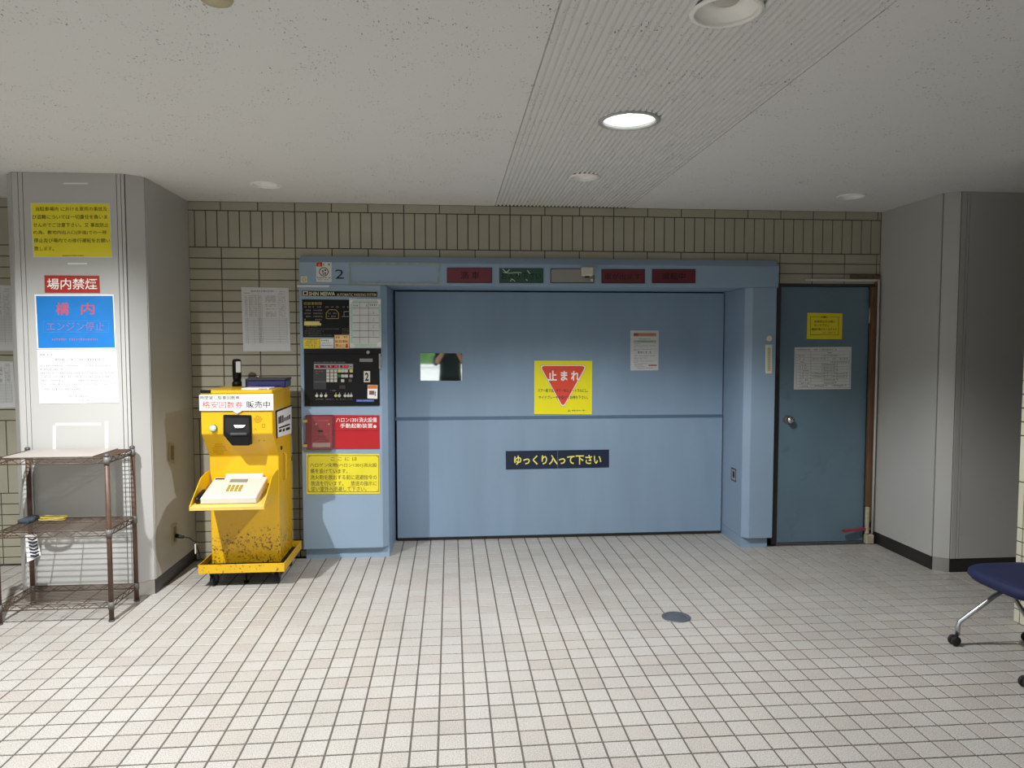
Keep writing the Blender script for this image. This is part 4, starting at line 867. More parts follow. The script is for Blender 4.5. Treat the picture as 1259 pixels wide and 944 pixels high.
# sign across the head
q = [K13(80, 86), K13(826, 76), K13(829, 241), K13(84, 246)]
mb = MB(); mb.prism([atY(*p, MH-0.012) for p in q], (0, 0.008, 0)); sg = mb.build('sign_board', 'white_paper', tm); sg['label'] = 'white sign board with black and red characters'
F_ = planeY(MH-0.012, 0.0008)
mb = MB(); F_.text(mb, '時間貸し駐車回数券', K13(92, 95), K13(490, 133), bold=0.0); F_.text(mb, '販売中', K13(556, 148), K13(796, 218), bold=0.006); ink(mb, 'black_lettering', 'ink_black', sg)
mb = MB(); F_.text(mb, '格安回数券', K13(112, 150), K13(522, 220), bold=0.004); ink(mb, 'red_lettering', mat('ink_salmon', (212, 84, 70), 0.6), sg)
# ticket mouth
pol = [(322, 286), (604, 291), (610, 465), (585, 598), (412, 598), (322, 488)]
mb = MB(); mb.prism([atY(*K13(*p), MH-0.010) for p in pol], (0, 0.10, 0)); mo = mb.build('ticket_mouth', 'black_plastic', tm, bevel=0.004)
F_ = planeY(MH-0.010, 0.0012)
mb = MB(); F_.poly(mb, [K13(*p) for p in ((345, 315), (582, 318), (588, 455), (560, 500), (400, 500), (345, 450))]); ink(mb, 'mouth_recess', 'black_matte', mo)
a, b_ = atY(*K13(426, 392), MH-0.02), atY(*K13(545, 416), MH-0.02); mb = MB(); mb.prism([(a.x, MH-0.013, a.z), (b_.x, MH-0.013, a.z), (b_.x-0.012, MH-0.022, b_.z), (a.x+0.012, MH-0.022, b_.z)], (0, 0.004, 0)); mb.build('ticket_slot', 'steel', mo)
a, b_ = atY(*K13(392, 468), MH-0.02), atY(*K13(562, 492), MH-0.02); mb = MB(); mb.box(a.x, b_.x, MH-0.024, MH-0.011, b_.z, a.z); mb.build('ticket_shelf', mat('dark_grey', (70, 72, 74), 0.35), mo, bevel=0.004)
mb = MB(); mb.prism([atY(*K13(*p), MH-0.0115) for p in ((420, 247), (512, 247), (462, 275))], (0, 0.008, 0)); mb.build('pointer', 'white_paper', tm)
p = atY(*K13(216, 424), MH-0.02); mb = MB(); mb.cyl((p.x, MH-0.002, p.z), (p.x, MH-0.008, p.z), 0.021, 20); bt = mb.build('button_collar', 'black_plastic', tm)
mb = MB(); mb.lathe([(0.019, -0.008), (0.019, -0.018), (0.013, -0.026), (0.0005, -0.028)], (p.x, MH, p.z), 20, axis='Y'); mb.build('call_button', mat('button_mint', (196, 232, 208), 0.3), tm)
F_ = planeY(MH, 0.0008); mb = MB()
for i in range(7):
    for j in range(7):
        if (i-3)**2+(j-3)**2 < 11: x, y = 628+i*13+(j % 2)*6, 296+j*11; F_.rect(mb, K13(x, y), K13(x+6, y+6))
F_.frame(mb, K13(716, 380), K13(744, 418), 0.35)
for x, y in ((640, 425), (655, 436), (632, 440), (648, 425)): F_.rect(mb, K13(x, y), K13(x+6, y+6))
ink(mb, 'speaker_holes', mat('hole_dark', (70, 54, 12), 0.8), tm)
# speaker holes on the slanted face
sn = Vector((0, -(0.928-0.775), -(MF-MH))).normalized()
def atS(x, y): d = ray(x, y); o_ = Vector((0, MF, 0.775)); return CAM+d*((o_-CAM).dot(sn)/d.dot(sn))
FS = Face(atS, sn*0.0008); mb = MB()
for i in range(9):
    for j in range(6):
        if ((i-4)/4.6)**2+((j-2.5)/3.0)**2 < 1: x, y = 212+i*16+(j % 2)*8, 578+j*20; FS.rect(mb, K13(x, y), K13(x+6, y+7))
for x in (684, 732): FS.rect(mb, K13(x, 540), K13(x+8, 550))
ink(mb, 'lower_speaker_holes', MATS['hole_dark'], tm)
# right side: notice, lock, handle
FX = planeX(MXR, 0.002)
mb = MB(); sq = [KM(366, 264), KM(421, 243), KM(421, 343), KM(369, 358)]; mb.prism([atX(*p, MXR+0.002) for p in sq], (-0.0017, 0, 0)); sd = mb.build('side_notice', 'white_paper', tm)
FX = planeX(MXR+0.002, 0.0008); mb = MB()
for (x0, y0, x1, y1) in ((372, 282, 377, 308), (378, 278, 384, 306), (386, 276, 391, 303), (393, 284, 397, 298), (399, 282, 403, 296), (405, 278, 409, 294), (411, 274, 416, 291), (374, 320, 415, 326), (374, 330, 384, 340), (388, 327, 396, 337), (400, 323, 415, 333)):
    FX.poly(mb, [KM(x0, y0), KM(x1, y0-(x1-x0)*0.35), KM(x1, y1-(x1-x0)*0.35), KM(x0, y1)])
ink(mb, 'print', 'ink_black', sd)
mb = MB(); mb.prism([atX(*KM(x, y), MXR+0.003) for x, y in ((363, 258), (424, 236), (424, 240), (366, 263))]+[], (-0.0028, 0, 0)); mb.prism([atX(*KM(x, y), MXR+0.003) for x, y in ((363, 258), (367, 262), (370, 360), (366, 362))], (-0.0028, 0, 0)); mb.build('side_notice_edge', 'black_plastic', tm)
p = atX(*KM(382, 397), MXR); mb = MB(); mb.cyl((MXR, p.y, p.z), (MXR+0.006, p.y, p.z), 0.012, 16); mb.build('lock', 'black_plastic', tm)
p = atX(*KM(391, 465), MXR); mb = MB(); mb.tube([(MXR, p.y, p.z+0.085), (MXR+0.016, p.y, p.z+0.075), (MXR+0.016, p.y, p.z-0.075), (MXR, p.y, p.z-0.085)], 0.006, 8); mb.build('handle', yel, tm)
# tray for the card terminal
TF = 4.11
tz = 0.520
mb = MB(); mb.prism([(MXL-0.002, y, z) for y, z in ((TF, tz), (TF, tz+0.020), (MF, 0.592), (MF, 0.572))], (0.404, 0, 0)); tr = mb.build('tray', inner, tm, bevel=0.001)
for x in (MXL-0.005, MXL-0.002+0.404):
    mb = MB(); mb.prism([(x, y, z) for y, z in ((TF, tz), (TF, tz+0.026), (4.30, 0.672), (4.40, 0.690), (MF, 0.690), (MF, 0.568))], (0.004, 0, 0)); mb.build('tray_cheek', yel, tm)
# platform
pt = thing('wheeled_platform', (-1.25, 4.56, 0), 'low yellow wheeled platform under the ticket machine', 'platform')
PX0, PX1, PY0, PY1 = -1.495, -1.003, 4.325, 4.81
mb = MB(); mb.box(PX0, PX1, PY0, PY1, 0.098, 0.108); mb.build('deck', 'black_matte', pt)
for i, (x0, x1, y0, y1) in enumerate(((PX0, PX1, PY0-0.004, PY0), (PX0, PX1, PY1, PY1+0.004), (PX0-0.004, PX0, PY0-0.004, PY1+0.004), (PX1, PX1+0.004, PY0-0.004, PY1+0.004))):
    mb = MB(); mb.box(x0, x1, y0, y1, 0.093, 0.146); mb.build('rim', yelp, pt)
def caster(parent, x, y, h, r=0.036, yaw=0.3, wm='rubber'):
    d = Vector((math.cos(yaw), math.sin(yaw), 0)); n = Vector((-d.y, d.x, 0)); c_ = Vector((x, y, r))+d*0.012
    mb = MB(); mb.cyl(c_-n*0.010, c_+n*0.010, r, 20); wh = mb.build('wheel', wm, parent)
    mb = MB(); top = Vector((x, y, h))
    for s in (-1, 1):
        o_ = n*0.014*s; mb.prism([c_+o_-d*0.008-Vector((0, 0, 0.006)), c_+o_+d*0.008-Vector((0, 0, 0.006)), top+o_+d*0.016-Vector((0, 0, 0.012)), top+o_-d*0.018-Vector((0, 0, 0.012))], n*0.003*s)
    mb.cyl(top-Vector((0, 0, 0.014)), top-Vector((0, 0, 0.0005)), 0.022, 14); mb.build('caster_fork', 'dark_grey', parent)
for x, y, yw in ((-1.43, 4.372, 1.3), (-1.062, 4.392, 1.45), (-1.43, 4.73, 1.2), (-1.062, 4.73, 1.5)): caster(pt, x, y, 0.0975, 0.036, yw)
mb = MB(); p = atZ(299, 718, 0.0); mb.cyl((-1.25, 4.42, 0.0005), (-1.25, 4.42, 0.012), 0.016, 12); mb.cyl((-1.25, 4.42, 0.012), (-1.25, 4.42, 0.0975), 0.006, 8); mb.build('levelling_foot', 'black_plastic', pt)
# card terminal in the tray
def on_tray(y): return tz+0.020+(0.592-tz-0.020)*(y-TF)/(MF-TF)
ct = thing('card_terminal', (-1.27, 4.27, on_tray(4.27)), 'white card terminal with yellow keypad on the machine tray', 'card terminal')
tx0, tx1 = atY(*KM(80, 605), 4.15).x, atY(*KM(290, 605), 4.15).x
fz, bz = atY(*KM(80, 585), 4.15).z, atY(*KM(135, 508), 4.41).z
mb = MB(); mb.prism([(tx0, y, z) for y, z in ((4.15, on_tray(4.15)+0.001), (4.15, fz), (4.41, bz), (4.41, on_tray(4.41)+0.001))], (tx1-tx0, 0, 0)); mb.build('housing', 'white_plastic', ct, bevel=0.004)
tn = Vector((0, -(bz-fz), 0.26)).normalized(); to = Vector((0, 4.15, fz))
def atT(x, y): d = ray(x, y); return CAM+d*((to-CAM).dot(tn)/d.dot(tn))
FT = Face(atT, tn*0.001)
mb = MB(); FT.poly(mb, [KM(195, 514), KM(260, 514), KM(255, 526), KM(188, 526)]); ink(mb, 'screen', mat('screen_grey', (104, 106, 100), 0.3), ct)
mb = MB(); FT.poly(mb, [KM(180, 535), KM(248, 531), KM(232, 560), KM(162, 560)]); ink(mb, 'keypad_base', mat('keypad_pale', (226, 216, 176), 0.5), ct)
mb = MB(); FT.poly(mb, [KM(138, 511), KM(172, 511), KM(170, 516), KM(134, 516)]); ink(mb, 'name_label', 'ink_black', ct)
gk = mat('key_gold', (158, 132, 58), 0.5)
for i in range(4):
    for j in range(3):
        x, y = 186+i*15-j*4, 538+j*8; mb = MB(); P = [atT(*KM(x+dx, y+dy)) for dx, dy in ((0, 0), (10, 0), (8, 6), (-2, 6))]; mb.prism(P, tn*0.005); mb.build('key', gk, ct)
mb = MB(); mb.box(tx0+0.06, tx1-0.03, 4.412, 4.442, on_tray(4.43)+0.004, bz+0.016); mb.build('printer', 'cream_plastic', ct, bevel=0.004)
hs = MB(); p = atY(*KM(70, 590), 4.22); hs.tube([(MXL+0.022, 4.15, on_tray(4.15)+0.014), (MXL+0.022, 4.17, on_tray(4.17)+0.030), (MXL+0.022, 4.27, on_tray(4.27)+0.034), (MXL+0.022, 4.29, on_tray(4.29)+0.016)], 0.013, 10)
tag(hs.build('handset', 'black_plastic'), 'small black handset at the left in the machine tray', 'handset')
# things on top of the machine
ZT = 1.1865
p = atY(*K14(228, 480), 4.74)
lt = thing('work_lamp', (p.x, 4.74, ZT), 'black upright torch lamp with pale panel on the machine', 'lamp')
zt = atY(*K14(228, 116), 4.74).z; r_ = (atY(*K14(285, 300), 4.74).x-atY(*K14(170, 300), 4.74).x)/2
mb = MB(); mb.lathe([(0.0005, 0.0005), (r_*1.12, 0.0005), (r_*1.12, 0.022), (r_*0.8, 0.036), (0.0005, 0.036)], (p.x, 4.74, ZT), 20); mb.build('base', 'black_plastic', lt)
mb = MB(); mb.lathe([(0.0005, 0.036), (r_*0.86, 0.036), (r_*0.97, 0.06), (r_, 0.10), (r_, zt-ZT-0.018), (r_*0.8, zt-ZT-0.003), (0.0005, zt-ZT)], (p.x, 4.74, ZT), 20); mb.build('body', 'black_plastic', lt)
a, b_ = atY(*K14(206, 150), 4.715), atY(*K14(276, 294), 4.715); mb = MB(); mb.box(a.x, b_.x, 4.74-r_*1.02, 4.74-r_*0.5, b_.z, a.z); mb.build('light_panel', mat('panel_pale', (196, 198, 196), 0.3), lt, bevel=0.003)
a, b_ = atY(*K14(362, 372), 4.62), atY(*K14(868, 492), 4.62)
bx = thing('cash_box', ((a.x+b_.x)/2, 4.67, ZT), 'flat dark blue metal box lying on the machine', 'box')
mb = MB(); mb.box(a.x, b_.x-0.004, 4.60, 4.76, ZT+0.0005, a.z-0.012); mb.build('box_body', mat('box_navy', (18, 24, 92), 0.3, coat=0.3), bx, bevel=0.004)
mb = MB(); mb.box(a.x-0.001, b_.x-0.002, 4.598, 4.762, a.z-0.0115, a.z+0.004); mb.build('lid', mat('box_lid', (44, 46, 58), 0.4), bx, bevel=0.003)
mb = MB(); c_ = atY(*K14(480, 355), 4.66); mb.tube([(c_.x-0.008, 4.66, a.z+0.0045), (c_.x-0.006, 4.66, a.z+0.012), (c_.x+0.012, 4.66, a.z+0.012), (c_.x+0.014, 4.66, a.z+0.0045)], 0.003, 6); mb.build('lid_handle', 'steel', bx)
a, b_ = atY(*K14(318, 480), 4.42), atY(*K14(668, 512), 4.42)
mb = MB(); mb.box(a.x, b_.x, 4.36, 4.50, ZT+0.0005, ZT+0.008); pp = tag(mb.build('leaflets', 'white_paper'), 'small pile of printed leaflets at the front of the machine top', 'leaflets')
mb = MB(); mb.box(a.x+0.10, b_.x-0.01, 4.3595, 4.3599, ZT+0.002, ZT+0.006); mb.build('print', mat('leaf_brown', (168, 96, 60), 0.6), pp)
a, b_ = atY(*K14(296, 372), 4.64), atY(*K14(348, 475), 4.64)
mb = MB(); mb.box(a.x, b_.x, 4.62, 4.66, ZT+0.0005, a.z); tag(mb.build('small_block', mat('block_grey', (142, 148, 152), 0.4), bevel=0.003), 'small grey block between the torch lamp and the blue box', 'block')

# outlets on the pillar side, plug and cable
XS = -1.7195
KO = crop(180, 500, 0.23333)
def outlet(q, label):
    mb = MB(); mb.prism([atX(*p, XS+0.004) for p in q], (-0.0037, 0, 0)); o = tag(mb.build('wall_outlet', 'cream_dim'), label, 'outlet', 'outlets on the pillar side')
    c = [sum(p[i] for p in q)/4 for i in (0, 1)]; FO = planeX(XS+0.004, 0.0008); mb = MB()
    FO.poly(mb, [(c[0]+(p[0]-c[0])*0.55, c[1]+(p[1]-c[1])*0.72) for p in q]); ink(mb, 'socket_face', mat('socket_dark', (120, 114, 98), 0.5), o); return o
mat('cream_dim', (176, 168, 146), 0.5)
outlet([KO(121, 188), KO(150, 192), KO(151, 298), KO(122, 290)], 'upper outlet plate on the pillar side by the machine')
outlet([KO(137, 620), KO(162, 612), KO(163, 722), KO(137, 732)], 'lower outlet plate on the pillar side with a plug in it')
a = atX(*KO(155, 680), XS+0.004); 
t = thing('power_cord', (a.x, a.y, 0), 'black plug and cord running from the lower pillar outlet', 'cord')
mb = MB(); mb.cyl((XS+0.0045, a.y, a.z), (XS+0.055, a.y-0.01, a.z-0.006), 0.014, 12, r2=0.009); mb.build('plug', 'rubber', t)
mb = MB(); mb.tube([(XS+0.053, a.y-0.01, a.z-0.006), (XS+0.085, a.y-0.005, a.z-0.012), (XS+0.118, a.y+0.01, a.z-0.045), (XS+0.132, a.y+0.02, a.z-0.11), (XS+0.14, a.y+0.04, 0.09), (XS+0.15, a.y+0.07, 0.02), (XS+0.19, a.y+0.08, 0.006), (XS+0.32, a.y+0.06, 0.006)], 0.0045, 8); cb = mb.build('cable', 'rubber', t)
mb = MB(); mb.box(XS+0.118, XS+0.124, a.y-0.004, a.y+0.026, a.z-0.115, a.z-0.055); mb.build('cable_tag', 'white_paper', t)

# ================================================================== WIRE SHELF
rust = mat('shelf_brown', (86, 63, 48), 0.5, var=0.25, vscale=30)
wire = mat('shelf_wire', (92, 76, 64), 0.5, metal=0.2, var=0.3, vscale=25)
collar = mat('collar_grey', (104, 102, 98), 0.5)
SXL, SXR, SYF, SYB = -2.342, -1.784, 3.855, 4.155
sh = thing('wire_shelf', ((SXL+SXR)/2, (SYF+SYB)/2, 0), 'rusty brown three-tier wire shelf in front of the pillar', 'shelf')
TZ = (0.866, 0.484, 0.100)
for x, y in ((SXL, SYF), (SXR, SYF), (SXL, SYB), (SXR, SYB)):
    mb = MB(); mb.cyl((x, y, 0.006), (x, y, 0.876), 0.0125, 12); po = mb.build('post', rust, sh)
    mb = MB(); mb.lathe([(0.0005, 0.010), (0.009, 0.009), (0.0145, 0.003), (0.0145, -0.004)], (x, y, 0.878), 12); mb.build('post_cap', 'dark_grey', po)
    mb = MB(); mb.cyl((x, y, 0.0005), (x, y, 0.008), 0.016, 12); mb.build('foot', 'dark_grey', po)
    for z in TZ:
        mb = MB(); mb.cyl((x, y, z-0.034), (x, y, z+0.004), 0.0160, 12, r2=0.0148); mb.build('collar', collar, po)
for z in TZ:
    mb = MB(); x0, x1, y0, y1 = SXL+0.008, SXR-0.008, SYF, SYB
    for yy in (y0, y1):
        for dz in (0, -0.028): mb.cyl((x0, yy, z+dz), (x1, yy, z+dz), 0.0032, 6)
        n = 14; pts = [(x0+(x1-x0)*k/n, yy, z-(0.028 if k % 2 else 0.002)) for k in range(n+1)]; mb.tube(pts, 0.0022, 5)
    for xx in (x0-0.008, x1+0.008):
        for dz in (0, -0.028): mb.cyl((xx, y0, z+dz), (xx, y1, z+dz), 0.0032, 6)
        n = 8; pts = [(xx, y0+(y1-y0)*k/n, z-(0.028 if k % 2 else 0.002)) for k in range(n+1)]; mb.tube(pts, 0.0022, 5)
    o = mb.build('tier_frame', rust, sh)
    mb = MB()
    for k in range(1, 17): yy = y0+(y1-y0)*k/17; mb.cyl((x0-0.006, yy, z+0.003), (x1+0.006, yy, z+0.003), 0.0017, 5)
    for k in range(1, 4): xx = x0+(x1-x0)*k/4; mb.cyl((xx, y0, z-0.001), (xx, y1, z-0.001), 0.0026, 5)
    w_ = mb.build('wire_deck', wire, o)
zl = TZ[0]+0.0055
mb = MB(); mb.box(-2.300, -1.856, SYF+0.006, SYB-0.006, zl, zl+0.004); tag(mb.build('shelf_liner', mat('liner', (156, 149, 142), 0.45, var=0.06)), 'pale flat liner board covering the top tier of the shelf', 'board')
# cord bundle and bag on the middle tier
zm = TZ[1]+0.0055
mb = MB()
import math as _m
for k in range(2):
    pts = [(-2.185+0.068*_m.cos(a)+0.006*k, 4.085+0.030*_m.sin(a), zm+0.007+0.010*k+0.002*_m.sin(3*a+k)) for a in [2*_m.pi*i/20 for i in range(21)]]; mb.tube(pts, 0.0055, 6)
tag(mb.build('cord_coil', mat('cord_yellow', (168, 150, 72), 0.6, var=0.2, vscale=40)), 'coiled yellow cord lying on the middle shelf tier', 'cord')
mb = MB(); P = [(-2.335, 4.02), (-2.27, 4.005), (-2.262, 4.045), (-2.28, 4.135), (-2.33, 4.14)]
mb.prism([(x, y, zm) for x, y in P], (0, 0, 0.022)); tag(mb.build('rolled_bag', mat('bag_slate', (58, 66, 74), 0.7, var=0.3, vscale=30), bevel=0.008, seg=2), 'dark slate folded bag beside the coiled yellow cord', 'bag')
# striped cloth tag hanging under the middle tier
KC = crop(0, 640, 0.14827)
yc = 3.99
q = [KC(208, 118), KC(300, 112), KC(340, 290), KC(225, 346)]
mb = MB(); n = 8; rows_ = []
for i in range(n+1):
    v = i/n; L_ = [q[0][k]+(q[3][k]-q[0][k])*v for k in (0, 1)]; R_ = [q[1][k]+(q[2][k]-q[1][k])*v for k in (0, 1)]
    yy = yc+0.008*math.sin(v*4); rows_.append((atY(*L_, yy), atY(*R_, yy)))
V = [p for r in rows_ for p in r]; mb.add(V+[p+Vector((0, 0.002, 0)) for p in V], [(2*i, 2*i+1, 2*i+3, 2*i+2) for i in range(n)]+[(2*n+2+2*i, 2*n+2+2*i+2, 2*n+2+2*i+3, 2*n+2+2*i+1) for i in range(n)]+[(2*i, 2*i+2, 2*n+4+2*i, 2*n+2+2*i) for i in range(n)]+[(2*i+1, 2*n+3+2*i, 2*n+5+2*i, 2*i+3) for i in range(n)]+[(0, 2*n+2, 2*n+3, 1), (2*n, 2*n+1, 4*n+3, 4*n+2)])
cl_ = tag(mb.build('cloth_tag', 'white_paper'), 'white hanging tag with dark blue chevron stripes under the middle tier', 'cloth')
FC = planeY(yc-0.010, 0.0010)
for k in range(6):
    y = 142+k*28; x = 232+k*4; mb = MB(); FC.poly(mb, [KC(x, y), KC(x+38, y+10), KC(x+74, y-8), KC(x+74, y+7), KC(x+40, y+24), KC(x, y+14)]); ink(mb, 'chevron', 'navy', cl_)

# ================================================================== CHAIR ON CASTERS (cut by the right edge)
ch = thing('chair', (2.66, 2.975, 0), 'dark blue chair on casters cut off by the right edge', 'chair')
seatm = mat('seat_blue', (15, 26, 66), 0.75, bump=0.3, bscale=500, var=0.08)
mb = MB(); n = 40; ring = []
for k in range(n):
    a = 2*math.pi*k/n; ca, sa = math.cos(a), math.sin(a); e_ = 0.55
    ring.append((2.648+0.222*math.copysign(abs(ca)**e_, ca), 2.977+0.232*math.copysign(abs(sa)**e_, sa)))
prof = [(0.80, 0.340), (0.93, 0.346), (1.0, 0.366), (0.985, 0.386), (0.93, 0.397), (0.75, 0.401), (0.3, 0.398)]
V = []; 
for s_, z in prof:
    for x, y in ring: V.append((2.648+(x-2.648)*s_, 2.977+(y-2.977)*s_, z+0.010*min(1, max(0, (2.50-x)/-0.2))*0))
fs = [(i*n+k, i*n+(k+1) % n, (i+1)*n+(k+1) % n, (i+1)*n+k) for i in range(len(prof)-1) for k in range(n)]+[tuple(range(n))[::-1], tuple((len(prof)-1)*n+k for k in range(n))]
mb.add(V, fs, True); mb.build('seat', seatm, ch)
for yy in (3.183, 2.752):
    sgn = 1 if yy > 2.97 else -1; ym = yy-0.030*sgn
    mb = MB(); mb.tube([(2.438, yy, 0.050), (2.438, yy, 0.098), (2.446, yy, 0.116), (2.60, ym, 0.250), (2.755, ym, 0.336)], 0.011, 10); mb.build('leg', 'chrome_dull', ch) if 'chrome_dull' in MATS else mb.build('leg', mat('chrome_dull', (196, 198, 200), 0.3, metal=0.95), ch)
    mb = MB(); mb.tube([(2.560, ym, 0.336), (2.66, ym, 0.290), (2.79, yy, 0.13), (2.80, yy, 0.10), (2.80, yy, 0.050)], 0.011, 10); mb.build('leg', 'chrome_dull', ch)
    mb = MB(); mb.tube([(2.70, ym, 0.335), (2.85, ym, 0.36), (2.882, ym, 0.42), (2.905, ym, 0.78)], 0.010, 10); mb.build('back_upright', 'chrome_dull', ch)
    for xx in (2.426, 2.806):
        c_ = Vector((xx-0.004, yy, 0.0245))
        for s in (-1, 1):
            mb = MB(); mb.lathe([(0.0005, -0.008), (0.019, -0.008), (0.024, -0.004), (0.024, 0.004), (0.019, 0.008), (0.0005, 0.008)], c_+Vector((0, 0.0115*s, 0)), 18, axis='Y'); mb.build('wheel', 'rubber', ch)
        mb = MB(); mb.box(c_.x-0.014, c_.x+0.018, yy-0.006, yy+0.006, 0.022, 0.052); mb.build('caster_hood', 'rubber', ch, bevel=0.003)
mb = MB(); mb.box(2.893, 2.915, 2.775, 3.175, 0.50, 0.80); mb.build('backrest', seatm, ch, bevel=0.010, seg=3)
mb = MB(); mb.cyl((2.70, 2.80, 0.332), (2.70, 3.15, 0.332), 0.009, 8); mb.build('crossbar', 'chrome_dull', ch)

# ================================================================== FLOOR COVER
c_ = Vector((1.195, 3.648, 0)); rm = 0.077
mc = thing('floor_cover', c_, 'round dark grey metal cover set in the floor tiles', 'floor cover')
gm = mat('cast_grey', (104, 108, 116), 0.4, metal=0.5, var=0.15, vscale=40)
mb = MB(); mb.lathe([(rm, -0.003), (rm, 0.002), (rm*0.95, 0.004), (rm*0.72, 0.004), (rm*0.70, 0.0028)], c_, 40); mb.build('rim', gm, mc)
mb = MB(); mb.lathe([(rm*0.695, 0.0028), (rm*0.66, 0.0044), (rm*0.3, 0.0048), (0.0005, 0.0048)], c_, 40); mb.build('lid', gm, mc)
mb = MB(); mb.cyl(c_+Vector((rm*0.4, 0, 0.0046)), c_+Vector((rm*0.4, 0, 0.0056)), 0.006, 10); mb.build('lid_screw', 'dark_grey', mc)


# ================================================================== WHAT THE SMALL MIRROR SHOWS: the street side and the person taking the picture
mb = MB(); mb.box(-7, 7, -9.2, -9.0, -0.02, 0.86); mb.box(-7, 7, -9.24, -8.96, 0.86, 0.92); mb.box(-7, 7, -9.0, -8.97, 0.30, 0.36)
tag(mb.build('wall_street', mat('pale_wall', (214, 216, 214), 0.7, var=0.06)), 'low white garden wall across the street, seen in the mirror', kind='structure')
leaf = mat('leaf_green', (70, 112, 52), 0.6, var=0.35, vscale=3)
mb = MB(); rr = random.Random(3)
for k in range(5200):
    c_ = Vector((rr.uniform(-3.4, 2.6), rr.uniform(-9.95, -9.34), rr.uniform(0.55, 1.75)+0.12*math.sin(k)))
    u = Vector((rr.uniform(-1, 1), rr.uniform(-1, 1), rr.uniform(-1, 1))).normalized()*rr.uniform(0.03, 0.06); v = u.orthogonal().normalized()*u.length*0.55
    mb.add([c_-u, c_+v, c_+u, c_-v], [(0, 1, 2, 3)])
mb.box(-3.3, 2.5, -9.85, -9.45, 0.0, 1.62)
hd = mb.build('hedge', leaf, fix=False); tag(hd, 'green hedge leaves across the street, seen in the mirror', 'hedge', kind='stuff')

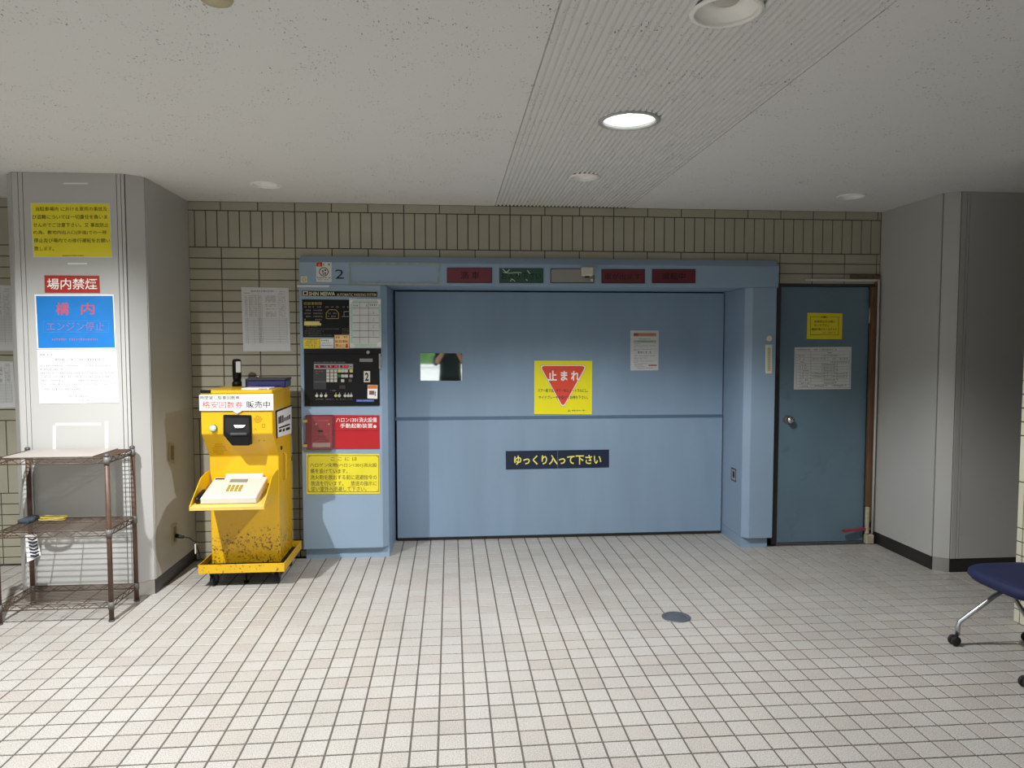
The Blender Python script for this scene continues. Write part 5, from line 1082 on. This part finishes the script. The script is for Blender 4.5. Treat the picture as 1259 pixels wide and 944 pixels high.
def skin_person():
    J = [((0.00, -0.42, 0.93), 0.150), ((0.00, -0.42, 1.06), 0.135), ((0.00, -0.41, 1.22), 0.150), ((0.00, -0.40, 1.38), 0.135), ((0.00, -0.39, 1.46), 0.060), ((0.00, -0.37, 1.53), 0.068), ((0.00, -0.36, 1.61), 0.088), ((0.00, -0.37, 1.68), 0.070)]
    E_ = [(i, i+1) for i in range(len(J)-1)]
    for s_ in (-1, 1):
        b0 = len(J)
        J += [((0.17*s_, -0.40, 1.375), 0.062), ((0.225*s_, -0.36, 1.17), 0.050), ((0.205*s_, -0.20, 1.19), 0.042), ((0.105*s_, -0.045, 1.345), 0.028), ((0.092*s_, -0.030, 1.385), 0.030), ((0.086*s_, -0.026, 1.420), 0.026)]
        E_ += [(3, b0)]+[(b0+i, b0+i+1) for i in range(5)]
        for dz, ln in ((0.030, 0.044), (0.012, 0.050), (-0.006, 0.048), (-0.022, 0.038)):       # four fingers folded round the back of the phone
            f0 = len(J); J += [((0.082*s_, -0.028, 1.432+dz), 0.0095), ((0.074*s_, -0.022, 1.434+dz), 0.0085), ((0.082*s_-ln*s_*0.55, -0.020, 1.434+dz), 0.0075)]; E_ += [(b0+5, f0), (f0, f0+1), (f0+1, f0+2)]
        f0 = len(J); J += [((0.080*s_, -0.044, 1.402), 0.010), ((0.062*s_, -0.050, 1.418), 0.0085)]; E_ += [(b0+4, f0), (f0, f0+1)]    # thumb
        l0 = len(J); J += [((0.095*s_, -0.42, 0.86), 0.100), ((0.105*s_, -0.41, 0.50), 0.062), ((0.11*s_, -0.44, 0.11), 0.044), ((0.11*s_, -0.43, 0.045), 0.045), ((0.12*s_, -0.30, 0.038), 0.038)]
        E_ += [(0, l0)]+[(l0+i, l0+i+1) for i in range(4)]
    me = bpy.data.meshes.new('person'); me.from_pydata([p for p, _ in J], E_, []); o = bpy.data.objects.new('person', me); COL.objects.link(o)
    md = o.modifiers.new('skin', 'SKIN'); md.use_smooth_shade = True
    for i, (_, r_) in enumerate(J): d = me.skin_vertices[0].data[i]; d.radius = (r_*(1.25 if i < 4 else 1.0), r_*(0.85 if i < 4 else 1.0)); d.use_root = (i == 0)
    sb = o.modifiers.new('sub', 'SUBSURF'); sb.levels = 2; sb.render_levels = 2
    dg = bpy.context.evaluated_depsgraph_get(); nm = bpy.data.meshes.new_from_object(o.evaluated_get(dg)); o.modifiers.clear(); o.data = nm; nm.name = 'person'
    zmin = min(v.co.z for v in nm.vertices)
    for v in nm.vertices: v.co.z -= zmin*max(0.0, min(1.0, (0.4-v.co.z)/0.4))
    nm.materials.clear()
    for m in (mat('skin_tone', (206, 162, 134), 0.5), mat('shirt_teal', (44, 66, 66), 0.85, var=0.2), mat('trousers_dark', (34, 36, 42), 0.85), mat('hair_dark', (26, 22, 20), 0.7), mat('shoe_black', (20, 20, 20), 0.5)): nm.materials.append(m)
    for p in nm.polygons:
        c_ = p.center; i = 1; p.use_smooth = True
        if c_.z < 0.075: i = 4
        elif c_.z < 0.97: i = 2
        elif c_.z > 1.455 and c_.y < -0.2: i = 3 if (c_.z > 1.655 or (c_.y < -0.40 and c_.z > 1.53)) else 0
        elif c_.y > -0.17: i = 0
        p.material_index = i
    ORG[o.name] = Vector((0, 0, 0)); return o
pe = tag(skin_person(), 'person in a dark shirt holding up a phone, seen in the mirror', 'person')
# face details
for x in (-0.030, 0.030):
    mb = MB(); mb.lathe([(0.0005, 0.009), (0.007, 0.005), (0.009, 0.0), (0.0005, -0.004)], (x, -0.282, 1.615), 10, axis='Y'); mb.build('eye', 'ink_black', pe)
mb = MB(); mb.prism([(-0.010, -0.282, 1.575), (0.010, -0.282, 1.575), (0.0, -0.258, 1.580), ], (0, -0.004, 0.036)); mb.build('nose', MATS['skin_tone'], pe)
mb = MB(); mb.box(-0.022, 0.022, -0.292, -0.283, 1.548, 1.556); mb.build('mouth', mat('lip', (168, 96, 88), 0.5), pe)
for s_ in (-1, 1): mb = MB(); mb.lathe([(0.0005, -0.006), (0.018, -0.004), (0.020, 0.004), (0.0005, 0.006)], (0.088*s_, -0.365, 1.60), 12, axis='X'); mb.build('ear', MATS['skin_tone'], pe)
mb = MB(); mb.box(-0.076, 0.076, -0.0135, -0.0055, 1.405, 1.478); ph = tag(mb.build('phone', 'black_plastic', bevel=0.003), 'black phone held sideways by the person in the mirror', 'phone')
